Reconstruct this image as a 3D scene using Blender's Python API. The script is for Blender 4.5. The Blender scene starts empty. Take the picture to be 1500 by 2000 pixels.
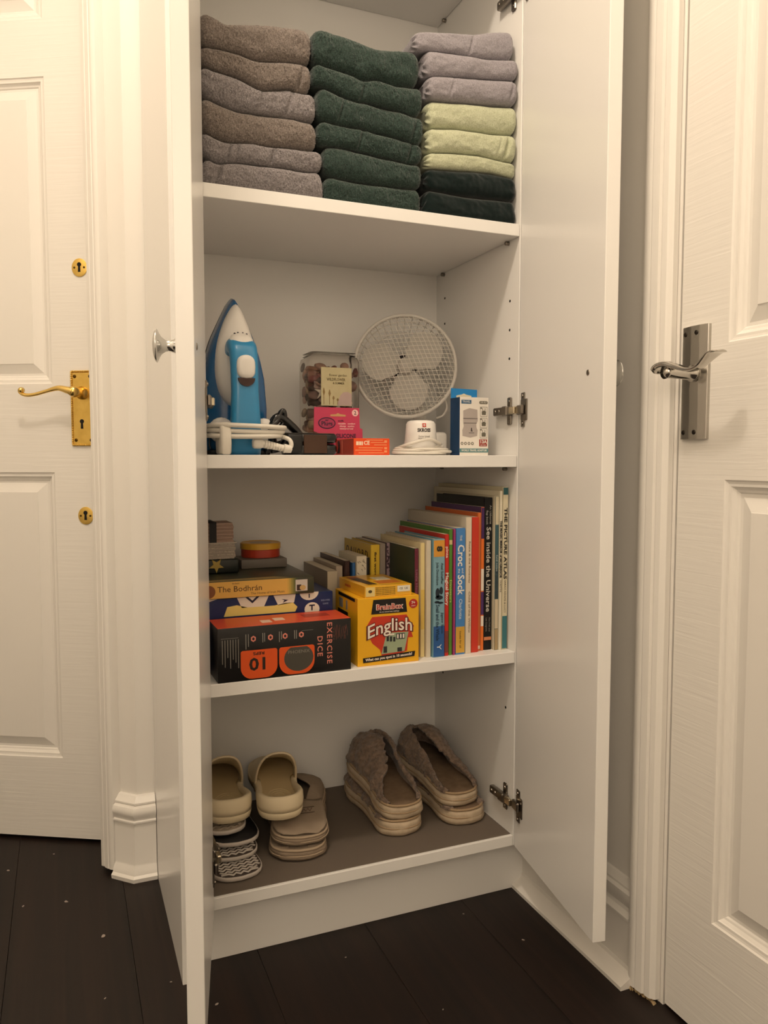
import bpy, bmesh, math, random
from math import sin, cos, pi, radians, sqrt, atan2
from mathutils import Vector, Matrix, noise

# ------------------------------------------------------------------ camera, light, exposure
scn = bpy.context.scene
COL = scn.collection
cam_d = bpy.data.cameras.new('camera')
cam_d.sensor_fit = 'VERTICAL'; cam_d.sensor_height = 36.0; cam_d.lens = 36.0*1520.72/2000
cam_d.clip_start = 0.02
cam = bpy.data.objects.new('camera', cam_d); COL.objects.link(cam)
cam.location = (0, 0, 0.82045); cam.rotation_euler = (radians(90-3.8867), 0, radians(-22.4249))
scn.camera = cam

world = bpy.data.worlds.new('world'); scn.world = world; world.use_nodes = True
world.node_tree.nodes['Background'].inputs[0].default_value = (1.0, 0.86, 0.70, 1)
world.node_tree.nodes['Background'].inputs[1].default_value = 0.05

LAMP = (0.0, 0.62, 2.28)
ld = bpy.data.lights.new('ceiling_lamp_light', 'POINT')
ld.energy = 24.5; ld.color = (1.0, 0.845, 0.675); ld.shadow_soft_size = 0.055
lo = bpy.data.objects.new('ceiling_lamp_light', ld); COL.objects.link(lo); lo.location = LAMP

ld2 = bpy.data.lights.new('hall_fill_light', 'POINT')  # soft fill added behind the camera to brighten the cupboard interior
ld2.energy = 16.0; ld2.color = (1.0, 0.845, 0.675); ld2.shadow_soft_size = 0.35
lo2 = bpy.data.objects.new('hall_fill_light', ld2); COL.objects.link(lo2); lo2.location = (-0.48, -0.90, 1.62)
vs = scn.view_settings
vs.view_transform = 'Standard'; vs.look = 'None'; vs.gamma = 1.0; vs.use_curve_mapping = False
vs.exposure = 0.23

# ------------------------------------------------------------------ key dimensions (metres)
XR, XLI, XLO = 0.7505, 0.2024, 0.1533          # cupboard: right inner, left inner, left outer
YF, YB = 1.195, 1.5228                           # cupboard front, inner back
T = 0.0207                                       # board thickness
Z1, Z2, Z3, Z4, Z5 = 1.2297, 0.8270, 0.4721, 0.1302, 1.7407   # shelf tops
XW = 0.8149                                      # right wall
YW = 1.5596                                      # back wall

# ------------------------------------------------------------------ helpers
def lin(c):
    return c/12.92 if c <= 0.04045 else ((c+0.055)/1.055)**2.4
def hexc(h):
    h = h.lstrip('#'); return tuple(lin(int(h[i:i+2], 16)/255) for i in (0, 2, 4))

MATS = {}
def mat(name, col, rough=0.5, metal=0.0, spec=0.5, bump=None, var=None, coat=0.0, trans=0.0, ior=1.45, alpha=None, sheen=0.0, stretch=None, col2=None, subsurf=0):
    """procedural principled material. bump=(scale,strength[,distance]); var=(scale,amount): colour noise towards col2"""
    if name in MATS: return MATS[name]
    m = bpy.data.materials.new(name); m.use_nodes = True
    nt = m.node_tree; b = nt.nodes['Principled BSDF']
    c = hexc(col) if isinstance(col, str) else col
    b.inputs['Base Color'].default_value = (*c, 1)
    b.inputs['Roughness'].default_value = rough; b.inputs['Metallic'].default_value = metal
    b.inputs['Specular IOR Level'].default_value = spec
    b.inputs['IOR'].default_value = ior
    if coat: b.inputs['Coat Weight'].default_value = coat; b.inputs['Coat Roughness'].default_value = 0.12
    if trans: b.inputs['Transmission Weight'].default_value = trans
    if sheen: b.inputs['Sheen Weight'].default_value = sheen; b.inputs['Sheen Roughness'].default_value = 0.5
    if alpha is not None: b.inputs['Alpha'].default_value = alpha
    def coords():
        tc = nt.nodes.new('ShaderNodeTexCoord')
        if stretch:
            mp = nt.nodes.new('ShaderNodeMapping'); mp.inputs['Scale'].default_value = stretch
            nt.links.new(tc.outputs['Object'], mp.inputs['Vector']); return mp.outputs['Vector']
        return tc.outputs['Object']
    if var:
        n = nt.nodes.new('ShaderNodeTexNoise'); n.inputs['Scale'].default_value = var[0]; n.inputs['Detail'].default_value = 4
        nt.links.new(coords(), n.inputs['Vector'])
        mx = nt.nodes.new('ShaderNodeMix'); mx.data_type = 'RGBA'
        c2 = hexc(col2) if isinstance(col2, str) else (col2 or tuple(x*0.6 for x in c))
        r = nt.nodes.new('ShaderNodeValToRGB'); r.color_ramp.elements[0].position = 0.35; r.color_ramp.elements[1].position = 0.65
        nt.links.new(n.outputs['Fac'], r.inputs['Fac'])
        ml = nt.nodes.new('ShaderNodeMath'); ml.operation = 'MULTIPLY'; ml.inputs[1].default_value = var[1]
        nt.links.new(r.outputs['Color'], ml.inputs[0]); nt.links.new(ml.outputs[0], mx.inputs['Factor'])
        mx.inputs['A'].default_value = (*c, 1); mx.inputs['B'].default_value = (*c2, 1)
        nt.links.new(mx.outputs['Result'], b.inputs['Base Color'])
    if bump:
        n = nt.nodes.new('ShaderNodeTexNoise'); n.inputs['Scale'].default_value = bump[0]; n.inputs['Detail'].default_value = 3
        nt.links.new(coords(), n.inputs['Vector'])
        bp = nt.nodes.new('ShaderNodeBump'); bp.inputs['Strength'].default_value = bump[1]
        bp.inputs['Distance'].default_value = bump[2] if len(bump) > 2 else 0.001
        nt.links.new(n.outputs['Fac'], bp.inputs['Height']); nt.links.new(bp.outputs['Normal'], b.inputs['Normal'])
    MATS[name] = m
    return m

class MB:
    """collects geometry, then builds ONE mesh object"""
    def __init__(s): s.v = []; s.f = []; s.mi = []; s.cur = 0
    def add(s, vs, fs, M=None):
        o = len(s.v)
        for p in vs:
            p = Vector(p); s.v.append(M @ p if M is not None else p)
        for f in fs: s.f.append(tuple(i+o for i in f)); s.mi.append(s.cur)
        return s
    def box(s, x0, x1, y0, y1, z0, z1, M=None):
        vs = [(x, y, z) for z in (z0, z1) for y in (y0, y1) for x in (x0, x1)]
        return s.add(vs, [(0, 2, 3, 1), (4, 5, 7, 6), (0, 1, 5, 4), (2, 6, 7, 3), (0, 4, 6, 2), (1, 3, 7, 5)], M)
    def rbox(s, x0, x1, y0, y1, z0, z1, r=0.002, seg=2, M=None):
        bm = bmesh.new(); bmesh.ops.create_cube(bm, size=1)
        for v in bm.verts:
            v.co = Vector(((x0+x1)/2+v.co.x*(x1-x0), (y0+y1)/2+v.co.y*(y1-y0), (z0+z1)/2+v.co.z*(z1-z0)))
        bmesh.ops.bevel(bm, geom=bm.edges[:], offset=r, segments=seg, profile=0.5, affect='EDGES', clamp_overlap=True)
        bm.verts.ensure_lookup_table(); bm.verts.index_update()
        s.add([v.co.copy() for v in bm.verts], [[v.index for v in f.verts] for f in bm.faces], M); bm.free(); return s
    def prism(s, poly, h0, h1, M=None, bev=0.0, seg=2):
        """poly = list of (x,y) ccw; extruded z h0..h1"""
        n = len(poly)
        if bev:
            bm = bmesh.new()
            lo = [bm.verts.new((x, y, h0)) for x, y in poly]; f = bm.faces.new(lo)
            r = bmesh.ops.extrude_face_region(bm, geom=[f])
            for g in r['geom']:
                if isinstance(g, bmesh.types.BMVert): g.co.z = h1
            bmesh.ops.recalc_face_normals(bm, faces=bm.faces[:])
            es = [e for e in bm.edges if abs(e.verts[0].co.z-e.verts[1].co.z) < 1e-9]
            bmesh.ops.bevel(bm, geom=es, offset=bev, segments=seg, profile=0.5, affect='EDGES', clamp_overlap=True)
            bm.verts.index_update()
            s.add([v.co.copy() for v in bm.verts], [[v.index for v in f.verts] for f in bm.faces], M); bm.free(); return s
        vs = [(x, y, h0) for x, y in poly]+[(x, y, h1) for x, y in poly]
        fs = [tuple(range(n-1, -1, -1)), tuple(range(n, 2*n))]+[(i, (i+1) % n, n+(i+1) % n, n+i) for i in range(n)]
        return s.add(vs, fs, M)
    def lathe(s, prof, n=24, M=None, a0=0, a1=2*pi):
        """prof = list of (r,z)"""
        full = abs(a1-a0-2*pi) < 1e-6; m = n if full else n+1
        vs = []; fs = []
        for i in range(m):
            a = a0+(a1-a0)*i/n
            for r, z in prof: vs.append((r*cos(a), r*sin(a), z))
        k = len(prof)
        for i in range(n):
            j = (i+1) % m
            for q in range(k-1): fs.append((i*k+q, j*k+q, j*k+q+1, i*k+q+1))
        return s.add(vs, fs, M)
    def tube(s, path, r, n=8, closed=False, M=None, flat=None, cap=True):
        """sweep a circle (radius r, number or list) along path; flat=(up vector, ratio) squashes"""
        P = [Vector(p) for p in path]; k = len(P)
        R = r if isinstance(r, (list, tuple)) else [r]*k
        vs = []; fs = []
        up = None
        for i in range(k):
            a = P[(i-1) % k] if (closed or i > 0) else P[0]
            b = P[(i+1) % k] if (closed or i < k-1) else P[-1]
            t = (b-a)
            t = t.normalized() if t.length > 1e-9 else Vector((0, 0, 1))
            if up is None: up = Vector((0, 0, 1)) if abs(t.z) < 0.9 else Vector((1, 0, 0))
            sd = t.cross(up).normalized(); u2 = sd.cross(t).normalized(); up = u2
            for j in range(n):
                a_ = 2*pi*j/n
                vs.append(P[i]+sd*cos(a_)*R[i]+u2*sin(a_)*R[i])
        if flat:
            pass
        m = k if closed else k-1
        for i in range(m):
            i2 = (i+1) % k
            for j in range(n):
                j2 = (j+1) % n
                fs.append((i*n+j, i*n+j2, i2*n+j2, i2*n+j))
        if cap and not closed:
            fs.append(tuple(range(n-1, -1, -1))); fs.append(tuple((k-1)*n+j for j in range(n)))
        return s.add(vs, fs, M)
    def loft(s, rings, cap=True, closed=True, M=None):
        n = len(rings[0]); vs = [p for r in rings for p in r]; fs = []
        for i in range(len(rings)-1):
            for j in range(n if closed else n-1):
                j2 = (j+1) % n
                fs.append((i*n+j, i*n+j2, (i+1)*n+j2, (i+1)*n+j))
        if cap:
            fs.append(tuple(range(n-1, -1, -1))); fs.append(tuple((len(rings)-1)*n+j for j in range(n)))
        return s.add(vs, fs, M)
    def build(s, name, m, parent=None, smooth=False, auto=None, recalc=True):
        me = bpy.data.meshes.new(name)
        me.from_pydata([tuple(v) for v in s.v], [], s.f)
        ms = m if isinstance(m, (list, tuple)) else [m]
        for x in ms: me.materials.append(x)
        if len(ms) > 1: me.polygons.foreach_set('material_index', s.mi)
        if recalc:
            bm = bmesh.new(); bm.from_mesh(me); bmesh.ops.recalc_face_normals(bm, faces=bm.faces[:]); bm.to_mesh(me); bm.free()
        if smooth or auto:
            me.polygons.foreach_set('use_smooth', [True]*len(me.polygons))
            if auto: me.set_sharp_from_angle(angle=radians(auto))
        me.update()
        o = bpy.data.objects.new(name, me); COL.objects.link(o)
        if parent is not None: o.parent = parent
        return o

def tag(o, label=None, cat=None, group=None, kind=None):
    if label: o['label'] = label
    if cat: o['category'] = cat
    if group: o['group'] = group
    if kind: o['kind'] = kind
    return o
def thing(name, label, cat, loc=(0, 0, 0), rz=0.0, group=None, rot=None, parent=None):
    o = bpy.data.objects.new(name, None); COL.objects.link(o); o.empty_display_size = 0.02
    o.location = loc; o.rotation_euler = rot if rot else (0, 0, rz)
    return tag(o, label, cat, group)
def empty_part(name, parent, loc=(0, 0, 0), rot=(0, 0, 0)):
    o = bpy.data.objects.new(name, None); COL.objects.link(o); o.empty_display_size = 0.01
    o.location = loc; o.rotation_euler = rot; o.parent = parent; return o

def Tm(x=0, y=0, z=0): return Matrix.Translation((x, y, z))
def Rx(a): return Matrix.Rotation(radians(a), 4, 'X')
def Ry(a): return Matrix.Rotation(radians(a), 4, 'Y')
def Rz(a): return Matrix.Rotation(radians(a), 4, 'Z')
def frame(o, x, y, z=None):
    """matrix with given local x and y axes (columns)"""
    x = Vector(x).normalized(); y = Vector(y).normalized(); z = x.cross(y).normalized()
    M = Matrix.Identity(4)
    for i in range(3): M[i][0] = x[i]; M[i][1] = y[i]; M[i][2] = z[i]; M[i][3] = o[i]
    return M

def text(s, size, m, parent, M, align='CENTER', bold=0.0, shear=0.0, xs=1.0, depth=0.00015, name='lettering', space=1.0, fit=None):
    """flat lettering as a mesh in the local xy plane of M (faces +z); fit = total width"""
    cu = bpy.data.curves.new(name, 'FONT'); cu.body = s; cu.size = size
    cu.align_x = align; cu.align_y = 'CENTER'; cu.extrude = depth; cu.offset = bold*size; cu.shear = shear
    cu.space_character = space; cu.resolution_u = 2
    to = bpy.data.objects.new('tmp', cu); COL.objects.link(to)
    dg = bpy.context.evaluated_depsgraph_get(); dg.update()
    me = bpy.data.meshes.new_from_object(to.evaluated_get(dg))
    bpy.data.objects.remove(to); bpy.data.curves.remove(cu)
    if fit and len(me.vertices):
        xs0 = [v.co.x for v in me.vertices]; w = max(xs0)-min(xs0); xs = fit/w if w > 0 else 1
    me.transform(M @ Matrix.Diagonal((xs, 1, 1, 1)))
    me.materials.clear(); me.materials.append(m); me.name = name
    o = bpy.data.objects.new(name, me); COL.objects.link(o)
    if parent is not None: o.parent = parent
    return o
def cr(pts, n=8, closed=False):
    """Catmull-Rom through pts"""
    P = [Vector(p) for p in pts]; k = len(P); out = []
    rng = range(k) if closed else range(k-1)
    for i in rng:
        p1 = P[i]; p2 = P[(i+1) % k]
        p0 = P[(i-1) % k] if (closed or i > 0) else p1*2-p2
        p3 = P[(i+2) % k] if (closed or i < k-2) else p2*2-p1
        for j in range(n):
            t = j/n
            out.append(0.5*((2*p1)+(-p0+p2)*t+(2*p0-5*p1+4*p2-p3)*t*t+(-p0+3*p1-3*p2+p3)*t*t*t))
    if not closed: out.append(P[-1])
    return out
def interp(tab, x):
    if x <= tab[0][0]: return tab[0][1]
    for (a, b), (c, d) in zip(tab, tab[1:]):
        if x <= c: return b+(d-b)*(x-a)/(c-a)
    return tab[-1][1]
def smooth_interp(tab, x):
    if x <= tab[0][0]: return tab[0][1]
    for (a, b), (c, d) in zip(tab, tab[1:]):
        if x <= c:
            t = (x-a)/(c-a); t = t*t*(3-2*t); return b+(d-b)*t
    return tab[-1][1]

# ------------------------------------------------------------------ shared materials
M_wall = mat('wall_paint_white', '#efebe4', 0.55, bump=(60, 0.05))
M_gloss = mat('woodwork_gloss_white', '#f1ede6', 0.32, bump=(35, 0.10, 0.002))
M_ceil = mat('ceiling_white', '#efebe4', 0.8)
M_cab = mat('cupboard_white_satin', '#f6f4f0', 0.23, spec=0.45, bump=(300, 0.04, 0.0004))
M_cabin = mat('cupboard_white_inside', '#f5f3ef', 0.30, spec=0.4, bump=(300, 0.04, 0.0004))
M_chrome = mat('chrome', '#d8d8d6', 0.07, metal=1.0)
M_steel = mat('nickel_steel', '#8d867d', 0.28, metal=1.0)
M_brass = mat('brass', '#e8c56c', 0.3, metal=1.0, var=(60, 0.4), col2='#cda24a')
M_dark = mat('dark_hole', '#0a0806', 0.8)
M_black = mat('black_plastic', '#0c0b0b', 0.3)
M_white = mat('white_plastic', '#efeae2', 0.35)
M_whitetxt = mat('print_white', '#e9e4da', 0.5)
M_blacktxt = mat('print_black', '#141210', 0.5)
# ------------------------------------------------------------------ the room
def poly_wall(name, a, b, z0, z1, m, th=0.1, side=1):
    """upright slab from a to b (xy), thickness th to the left (side=1) or right of a->b"""
    a = Vector((*a, 0)); b = Vector((*b, 0)); d = (b-a).normalized(); n = Vector((-d.y, d.x, 0))*side*th
    mb = MB(); q = [a, b, b+n, a+n]
    vs = [(p.x, p.y, z0) for p in q]+[(p.x, p.y, z1) for p in q]
    mb.add(vs, [(0, 1, 2, 3), (4, 5, 6, 7), (0, 1, 5, 4), (1, 2, 6, 5), (2, 3, 7, 6), (3, 0, 4, 7)])
    o = mb.build(name, m); o['kind'] = 'structure'; return o

# floor: dark stained boards running front to back
def wood_dark():
    m = bpy.data.materials.new('dark_stained_boards'); m.use_nodes = True; nt = m.node_tree; b = nt.nodes['Principled BSDF']
    tc = nt.nodes.new('ShaderNodeTexCoord'); mp = nt.nodes.new('ShaderNodeMapping'); mp.inputs['Scale'].default_value = (60, 2.2, 1)
    oi = nt.nodes.new('ShaderNodeObjectInfo')
    ad = nt.nodes.new('ShaderNodeVectorMath'); ad.operation = 'ADD'
    nt.links.new(tc.outputs['Object'], mp.inputs['Vector']); nt.links.new(mp.outputs['Vector'], ad.inputs[0]); nt.links.new(oi.outputs['Random'], ad.inputs[1])
    n = nt.nodes.new('ShaderNodeTexNoise'); n.inputs['Scale'].default_value = 1.0; n.inputs['Detail'].default_value = 6; n.inputs['Distortion'].default_value = 0.6
    nt.links.new(ad.outputs[0], n.inputs['Vector'])
    r = nt.nodes.new('ShaderNodeValToRGB')
    r.color_ramp.elements[0].position = 0.3; r.color_ramp.elements[0].color = (*hexc('#120b08'), 1)
    r.color_ramp.elements[1].position = 0.75; r.color_ramp.elements[1].color = (*hexc('#251812'), 1)
    nt.links.new(n.outputs['Fac'], r.inputs['Fac']); nt.links.new(r.outputs['Color'], b.inputs['Base Color'])
    b.inputs['Roughness'].default_value = 0.5; b.inputs['Specular IOR Level'].default_value = 0.35
    bp = nt.nodes.new('ShaderNodeBump'); bp.inputs['Strength'].default_value = 0.25; bp.inputs['Distance'].default_value = 0.001
    nt.links.new(n.outputs['Fac'], bp.inputs['Height']); nt.links.new(bp.outputs['Normal'], b.inputs['Normal'])
    return m
M_board = wood_dark()
fl = MB().box(-1.5, 1.0, -1.6, 3.2, -0.05, -0.012).build('floor', mat('under_floor', '#5a4a3c', 0.9)); fl['kind'] = 'structure'
BW = 0.1927
for k in range(-8, 5):
    x0 = 0.0885+BW*k
    if x0 > 0.95 or x0 < -1.45: continue
    MB().rbox(x0+0.0002, x0+BW-0.0002, -1.55, 3.15, -0.012, 0.0, r=0.0006, seg=1).build('floor_board', M_board, fl)

ce = MB().box(-1.5, 1.0, -1.6, 3.2, 2.5, 2.56).build('ceiling', M_ceil); ce['kind'] = 'structure'
HZ = 2.5
# back wall, 45 degree return with the left door, hall walls
SK = 0.018
CX = 1.679-YW                                   # corner of back wall and splayed wall
d45 = Vector((-0.70711, 0.70711)); n45 = Vector((0.70711, 0.70711))
def p45(t, dep=0.0):
    q = Vector((CX, YW))+d45*t+n45*dep; return (q.x, q.y)
poly_wall('wall_back', (XW+0.06, YW), (CX, YW), 0, HZ, M_wall, 0.08, side=-1)
ws = MB()
def slab45(t0, t1, z0, z1, dep=0.10):
    q = [p45(t0), p45(t1), p45(t1, dep), p45(t0, dep)]
    ws.add([(*p, z0) for p in q]+[(*p, z1) for p in q], [(0, 1, 2, 3), (4, 5, 6, 7), (0, 1, 5, 4), (1, 2, 6, 5), (2, 3, 7, 6), (3, 0, 4, 7)])
OP0, OP1 = 0.086, 0.905
slab45(0, OP0, 0, HZ); slab45(OP0, OP1, 2.04, HZ); slab45(OP1, 1.25, 0, HZ)
o = ws.build('wall_left', M_wall); o['kind'] = 'structure'
e45 = p45(1.25)
poly_wall('wall_far_left', e45, (e45[0], -1.5), 0, HZ, M_wall, 0.08, side=-1)
poly_wall('wall_front', (e45[0]-0.08, -1.5), (XW+0.1, -1.5), 0, HZ, M_wall, 0.08, side=-1)
# room beyond the left door (dark, only its floor shows under the door)
poly_wall('wall_beyond', (-1.45, 3.1), (0.95, 3.1), 0, HZ, M_wall, 0.08, side=1)

# right wall with the doorway
D2A, D2B = 0.8716, 0.1096                        # right door far / near edge (Y)
wr = MB()
wr.box(XW, XW+0.1, D2A+0.012, YW+0.08, 0, HZ); wr.box(XW, XW+0.1, D2B-0.012, D2A+0.012, 2.03, HZ); wr.box(XW, XW+0.1, -1.5, D2B-0.012, 0, HZ)
o = wr.build('wall_right', M_wall); o['kind'] = 'structure'
bk = MB().box(XW+0.1, XW+0.14, D2B-0.1, D2A+0.1, 0, 2.1).build('wall_behind_right_door', M_wall); bk['kind'] = 'structure'

# moulded skirting boards
def sweep_profile(name, prof, a, b, m, kind='structure', miter=(0, 0), zoff=0.0, inward=None):
    """prof = (depth, z) list; run a->b in plan with the room on the given side vector"""
    a = Vector((*a, 0)); b = Vector((*b, 0)); d = (b-a).normalized(); n = Vector((*inward, 0)).normalized()
    mb = MB(); ra = []; rb = []
    for dep, z in prof:
        ra.append(a+n*dep-d*(dep*miter[0])+Vector((0, 0, z+zoff))); rb.append(b+n*dep+d*(dep*miter[1])+Vector((0, 0, z+zoff)))
    mb.loft([ra, rb]); o = mb.build(name, m, auto=30)
    if kind: o['kind'] = kind
    return o
skirt = [(0, 0), (0.030, 0.0), (0.031, 0.008), (0.026, 0.012), (0.024, 0.020), (0.019, 0.027), (0.0180, 0.031), (0.0180, 0.112), (0.0215, 0.114), (0.0215, 0.117), (0.019, 0.119),
         (0.0205, 0.124), (0.024, 0.131), (0.024, 0.138), (0.021, 0.144), (0.014, 0.147), (0.016, 0.149), (0.016, 0.152), (0.011, 0.156), (0.006, 0.162), (0.0, 0.163)]
tm = math.tan(radians(22.5))
sweep_profile('baseboard_back', skirt, (XLO-0.001, YW), (CX, YW), M_gloss, inward=(0, -1), miter=(0, tm))
sweep_profile('baseboard_left', skirt, (CX, YW), p45(0.0415), M_gloss, inward=(-1, -1), miter=(tm, 0))
skirt_r = [(0, 0), (0.015, 0), (0.015, 0.098), (0.0185, 0.100), (0.0185, 0.104), (0.011, 0.110), (0.010, 0.116), (0.015, 0.128), (0.015, 0.140), (0.010, 0.1435), (0.010, 0.147), (0.004, 0.157), (0, 0.158)]
sweep_profile('baseboard_right', skirt_r, (XW, 1.2394), (XW, 0.934), M_gloss, inward=(-1, 0))
bead = [(0, 0.0), (0.0383, 0.0), (0.0383, 0.006), (0.033, 0.009), (0.024, 0.014), (0.017, 0.021), (0.0155, 0.027), (0.0, 0.027)]
sweep_profile('trim_1', bead, (XW, 1.2394), (XW, 0.9235), M_gloss, inward=(-1, 0))

# architraves
def arch_profile(w):   # (across, out) from outer edge to opening edge
    return [(0, 0), (0, 0.012), (0.003, 0.019), (0.008, 0.021), (w*0.30, 0.021), (w*0.36, 0.0195), (w*0.40, 0.0205), (w*0.62, 0.0185), (w*0.66, 0.0150), (w*0.72, 0.0165), (w*0.88, 0.0150), (w*0.93, 0.0115), (w*0.97, 0.0105), (w, 0.0085), (w, 0)]
def arch_leg(name, base, along, out, w, z0, z1, m):
    along = Vector((*along, 0)); out = Vector((*out, 0)); base = Vector((*base, 0)); mb = MB()
    r0 = [base+along*a+out*o_+Vector((0, 0, z0)) for a, o_ in arch_profile(w)]
    r1 = [base+along*a+out*o_+Vector((0, 0, z1)) for a, o_ in arch_profile(w)]
    mb.loft([r0, r1]); o = mb.build(name, m, auto=35); o['kind'] = 'structure'; return o
arch_leg('trim_2', p45(0.041), d45, -n45, 0.044, 0.011, 2.08, M_gloss)
arch_leg('trim_3', p45(OP1+0.05), -d45, -n45, 0.05, 0.0, 2.08, M_gloss)
arch_leg('trim_4', (XW, 0.9335), (0, -1), (-1, 0), 0.052, 0.006, 2.08, M_gloss)
arch_leg('trim_5', (XW, D2B-0.065), (0, 1), (-1, 0), 0.052, 0.0, 2.08, M_gloss)
# chipped plaster and paint at the foot of the right architrave
mb = MB(); rng = random.Random(4)
for i in range(16):
    y = 0.932-i*0.0033; x = XW-0.0205+0.0008*i+rng.uniform(-0.003, 0.002); s_ = rng.uniform(0.0015, 0.0042)
    mb.add([(x-s_, y-s_, 0.0), (x+s_, y-s_*0.4, 0.0), (x+s_*1.5, y+s_, 0.0), (x-s_*0.5, y+s_*1.2, 0.0), (x, y, rng.uniform(0.004, 0.010))], [(0, 1, 4), (1, 2, 4), (2, 3, 4), (3, 0, 4), (0, 3, 2, 1)])
o = mb.build('crumbled_plaster', mat('crumbled_plaster', '#c9b48a', 0.9, var=(300, 0.9), col2='#7a5a35')); tag(o, 'crumbled beige plaster at the foot of the right door frame', 'plaster', kind='stuff')
# door linings
ln = MB()
q = [p45(OP0, -0.0), p45(OP0+0.008, -0.0), p45(OP0+0.008, 0.135), p45(OP0, 0.135)]
ln.add([(*p, 0) for p in q]+[(*p, 2.04) for p in q], [(0, 1, 2, 3), (4, 5, 6, 7), (0, 1, 5, 4), (1, 2, 6, 5), (2, 3, 7, 6), (3, 0, 4, 7)])
q = [p45(OP1-0.008, 0), p45(OP1, 0), p45(OP1, 0.135), p45(OP1-0.008, 0.135)]
ln.add([(*p, 0) for p in q]+[(*p, 2.04) for p in q], [(0, 1, 2, 3), (4, 5, 6, 7), (0, 1, 5, 4), (1, 2, 6, 5), (2, 3, 7, 6), (3, 0, 4, 7)])
o = ln.build('trim_6', M_gloss); o['kind'] = 'structure'
ln = MB().box(XW+0.001, XW+0.09, D2A+0.004, D2A+0.012, 0, 2.03).box(XW+0.001, XW+0.09, D2B-0.012, D2B-0.004, 0, 2.03).box(XW+0.001, XW+0.09, D2B-0.012, D2A+0.012, 2.015, 2.03)
o = ln.build('trim_7', M_gloss); o['kind'] = 'structure'

# ---- six panel doors. local: x across from the lock edge, z up, front faces -y
def grain_mat():
    m = bpy.data.materials.new('moulded_door_white'); m.use_nodes = True; nt = m.node_tree; b = nt.nodes['Principled BSDF']
    b.inputs['Base Color'].default_value = (*hexc('#f0ece5'), 1); b.inputs['Roughness'].default_value = 0.38
    tc = nt.nodes.new('ShaderNodeTexCoord'); mp = nt.nodes.new('ShaderNodeMapping'); mp.inputs['Scale'].default_value = (6, 1, 150)
    nt.links.new(tc.outputs['Object'], mp.inputs['Vector'])
    n = nt.nodes.new('ShaderNodeTexNoise'); n.inputs['Scale'].default_value = 1.0; n.inputs['Detail'].default_value = 3; n.inputs['Distortion'].default_value = 0.8
    nt.links.new(mp.outputs['Vector'], n.inputs['Vector'])
    bp = nt.nodes.new('ShaderNodeBump'); bp.inputs['Strength'].default_value = 0.38; bp.inputs['Distance'].default_value = 0.0012
    nt.links.new(n.outputs['Fac'], bp.inputs['Height']); nt.links.new(bp.outputs['Normal'], b.inputs['Normal'])
    return m
M_door = grain_mat()
def grain_mat_v():
    m = M_door.copy(); m.name = 'moulded_panel_white'
    for n in m.node_tree.nodes:
        if n.type == 'MAPPING': n.inputs['Scale'].default_value = (120, 1, 5)
        if n.type == 'BUMP': n.inputs['Strength'].default_value = 0.12
    return m
M_panel = grain_mat_v()
def panel_door(name, xs, zs, W, z0, z1, th=0.035):
    """xs=[(x0,x1)..] panel columns, zs=[(z0,z1)..] rows"""
    gx = sorted({0.0, W, *[v for p in xs for v in p]}); gz = sorted({z0, z1, *[v for p in zs for v in p]})
    mb = MB()
    def ispan(a, b, c, d): return any(abs(a-p[0]) < 1e-6 and abs(b-p[1]) < 1e-6 for p in xs) and any(abs(c-p[0]) < 1e-6 and abs(d-p[1]) < 1e-6 for p in zs)
    for a, b in zip(gx, gx[1:]):
        for c, d in zip(gz, gz[1:]):
            for y in (0, th):
                if y == 0 and ispan(a, b, c, d): continue
                mb.add([(a, y, c), (b, y, c), (b, y, d), (a, y, d)], [(0, 1, 2, 3) if y == 0 else (3, 2, 1, 0)])
    mb.add([(0, 0, z0), (W, 0, z0), (W, th, z0), (0, th, z0), (0, 0, z1), (W, 0, z1), (W, th, z1), (0, th, z1)], [(3, 2, 1, 0), (4, 5, 6, 7), (0, 3, 7, 4), (1, 5, 6, 2)])
    dr = mb.build(name, M_door, recalc=False); dr['kind'] = 'structure'
    steps = [(0, 0), (0.002, 0.0022), (0.005, 0.003), (0.0085, 0.0032), (0.0095, 0.0050), (0.013, 0.0085), (0.016, 0.0095), (0.018, 0.0115), (0.0225, 0.0115), (0.041, 0.0045), (0.042, 0.0035)]
    for a, b in xs:
        for c, d in zs:
            mb = MB(); rings = [[(a+i, y, c+i), (b-i, y, c+i), (b-i, y, d-i), (a+i, y, d-i)] for i, y in steps]
            mb.loft(rings, cap=False); n = len(mb.v); mb.f.append((n-4, n-3, n-2, n-1)); mb.mi.append(0)
            mb.build('door_panel', M_panel, dr, recalc=False)
    return dr
rows = [(0.183, 0.793), (0.976, 1.590), (1.702, 1.872)]
door1 = panel_door('door_1', [(0.110, 0.330), (0.420, 0.645)], [(a-0.008, b-0.008) for a, b in rows], 0.762, 0.0, 1.975)
u1 = Vector((-0.873, 0.4877)).normalized()
# local x runs from the hinge edge to the lock edge, front faces -y
door1.matrix_world = frame((0.057+u1.x*0.727, 1.723+u1.y*0.727, 0.008), (-u1.x, -u1.y, 0), (0.4877, 0.873, 0))
door1['label'] = 'white six panel door with brass lever handle beside the cupboard'
rows2 = [(0.178, 0.793), (0.974, 1.590), (1.702, 1.872)]
door2 = panel_door('door_2', [(0.085, 0.325), (0.425, 0.665)], rows2, D2A-D2B, 0.006, 2.01)
door2.matrix_world = frame((XW+0.0005, D2A, 0), (0, -1, 0), (1, 0, 0))
door2['label'] = 'white six panel door with chrome lever handle on the right'
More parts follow.
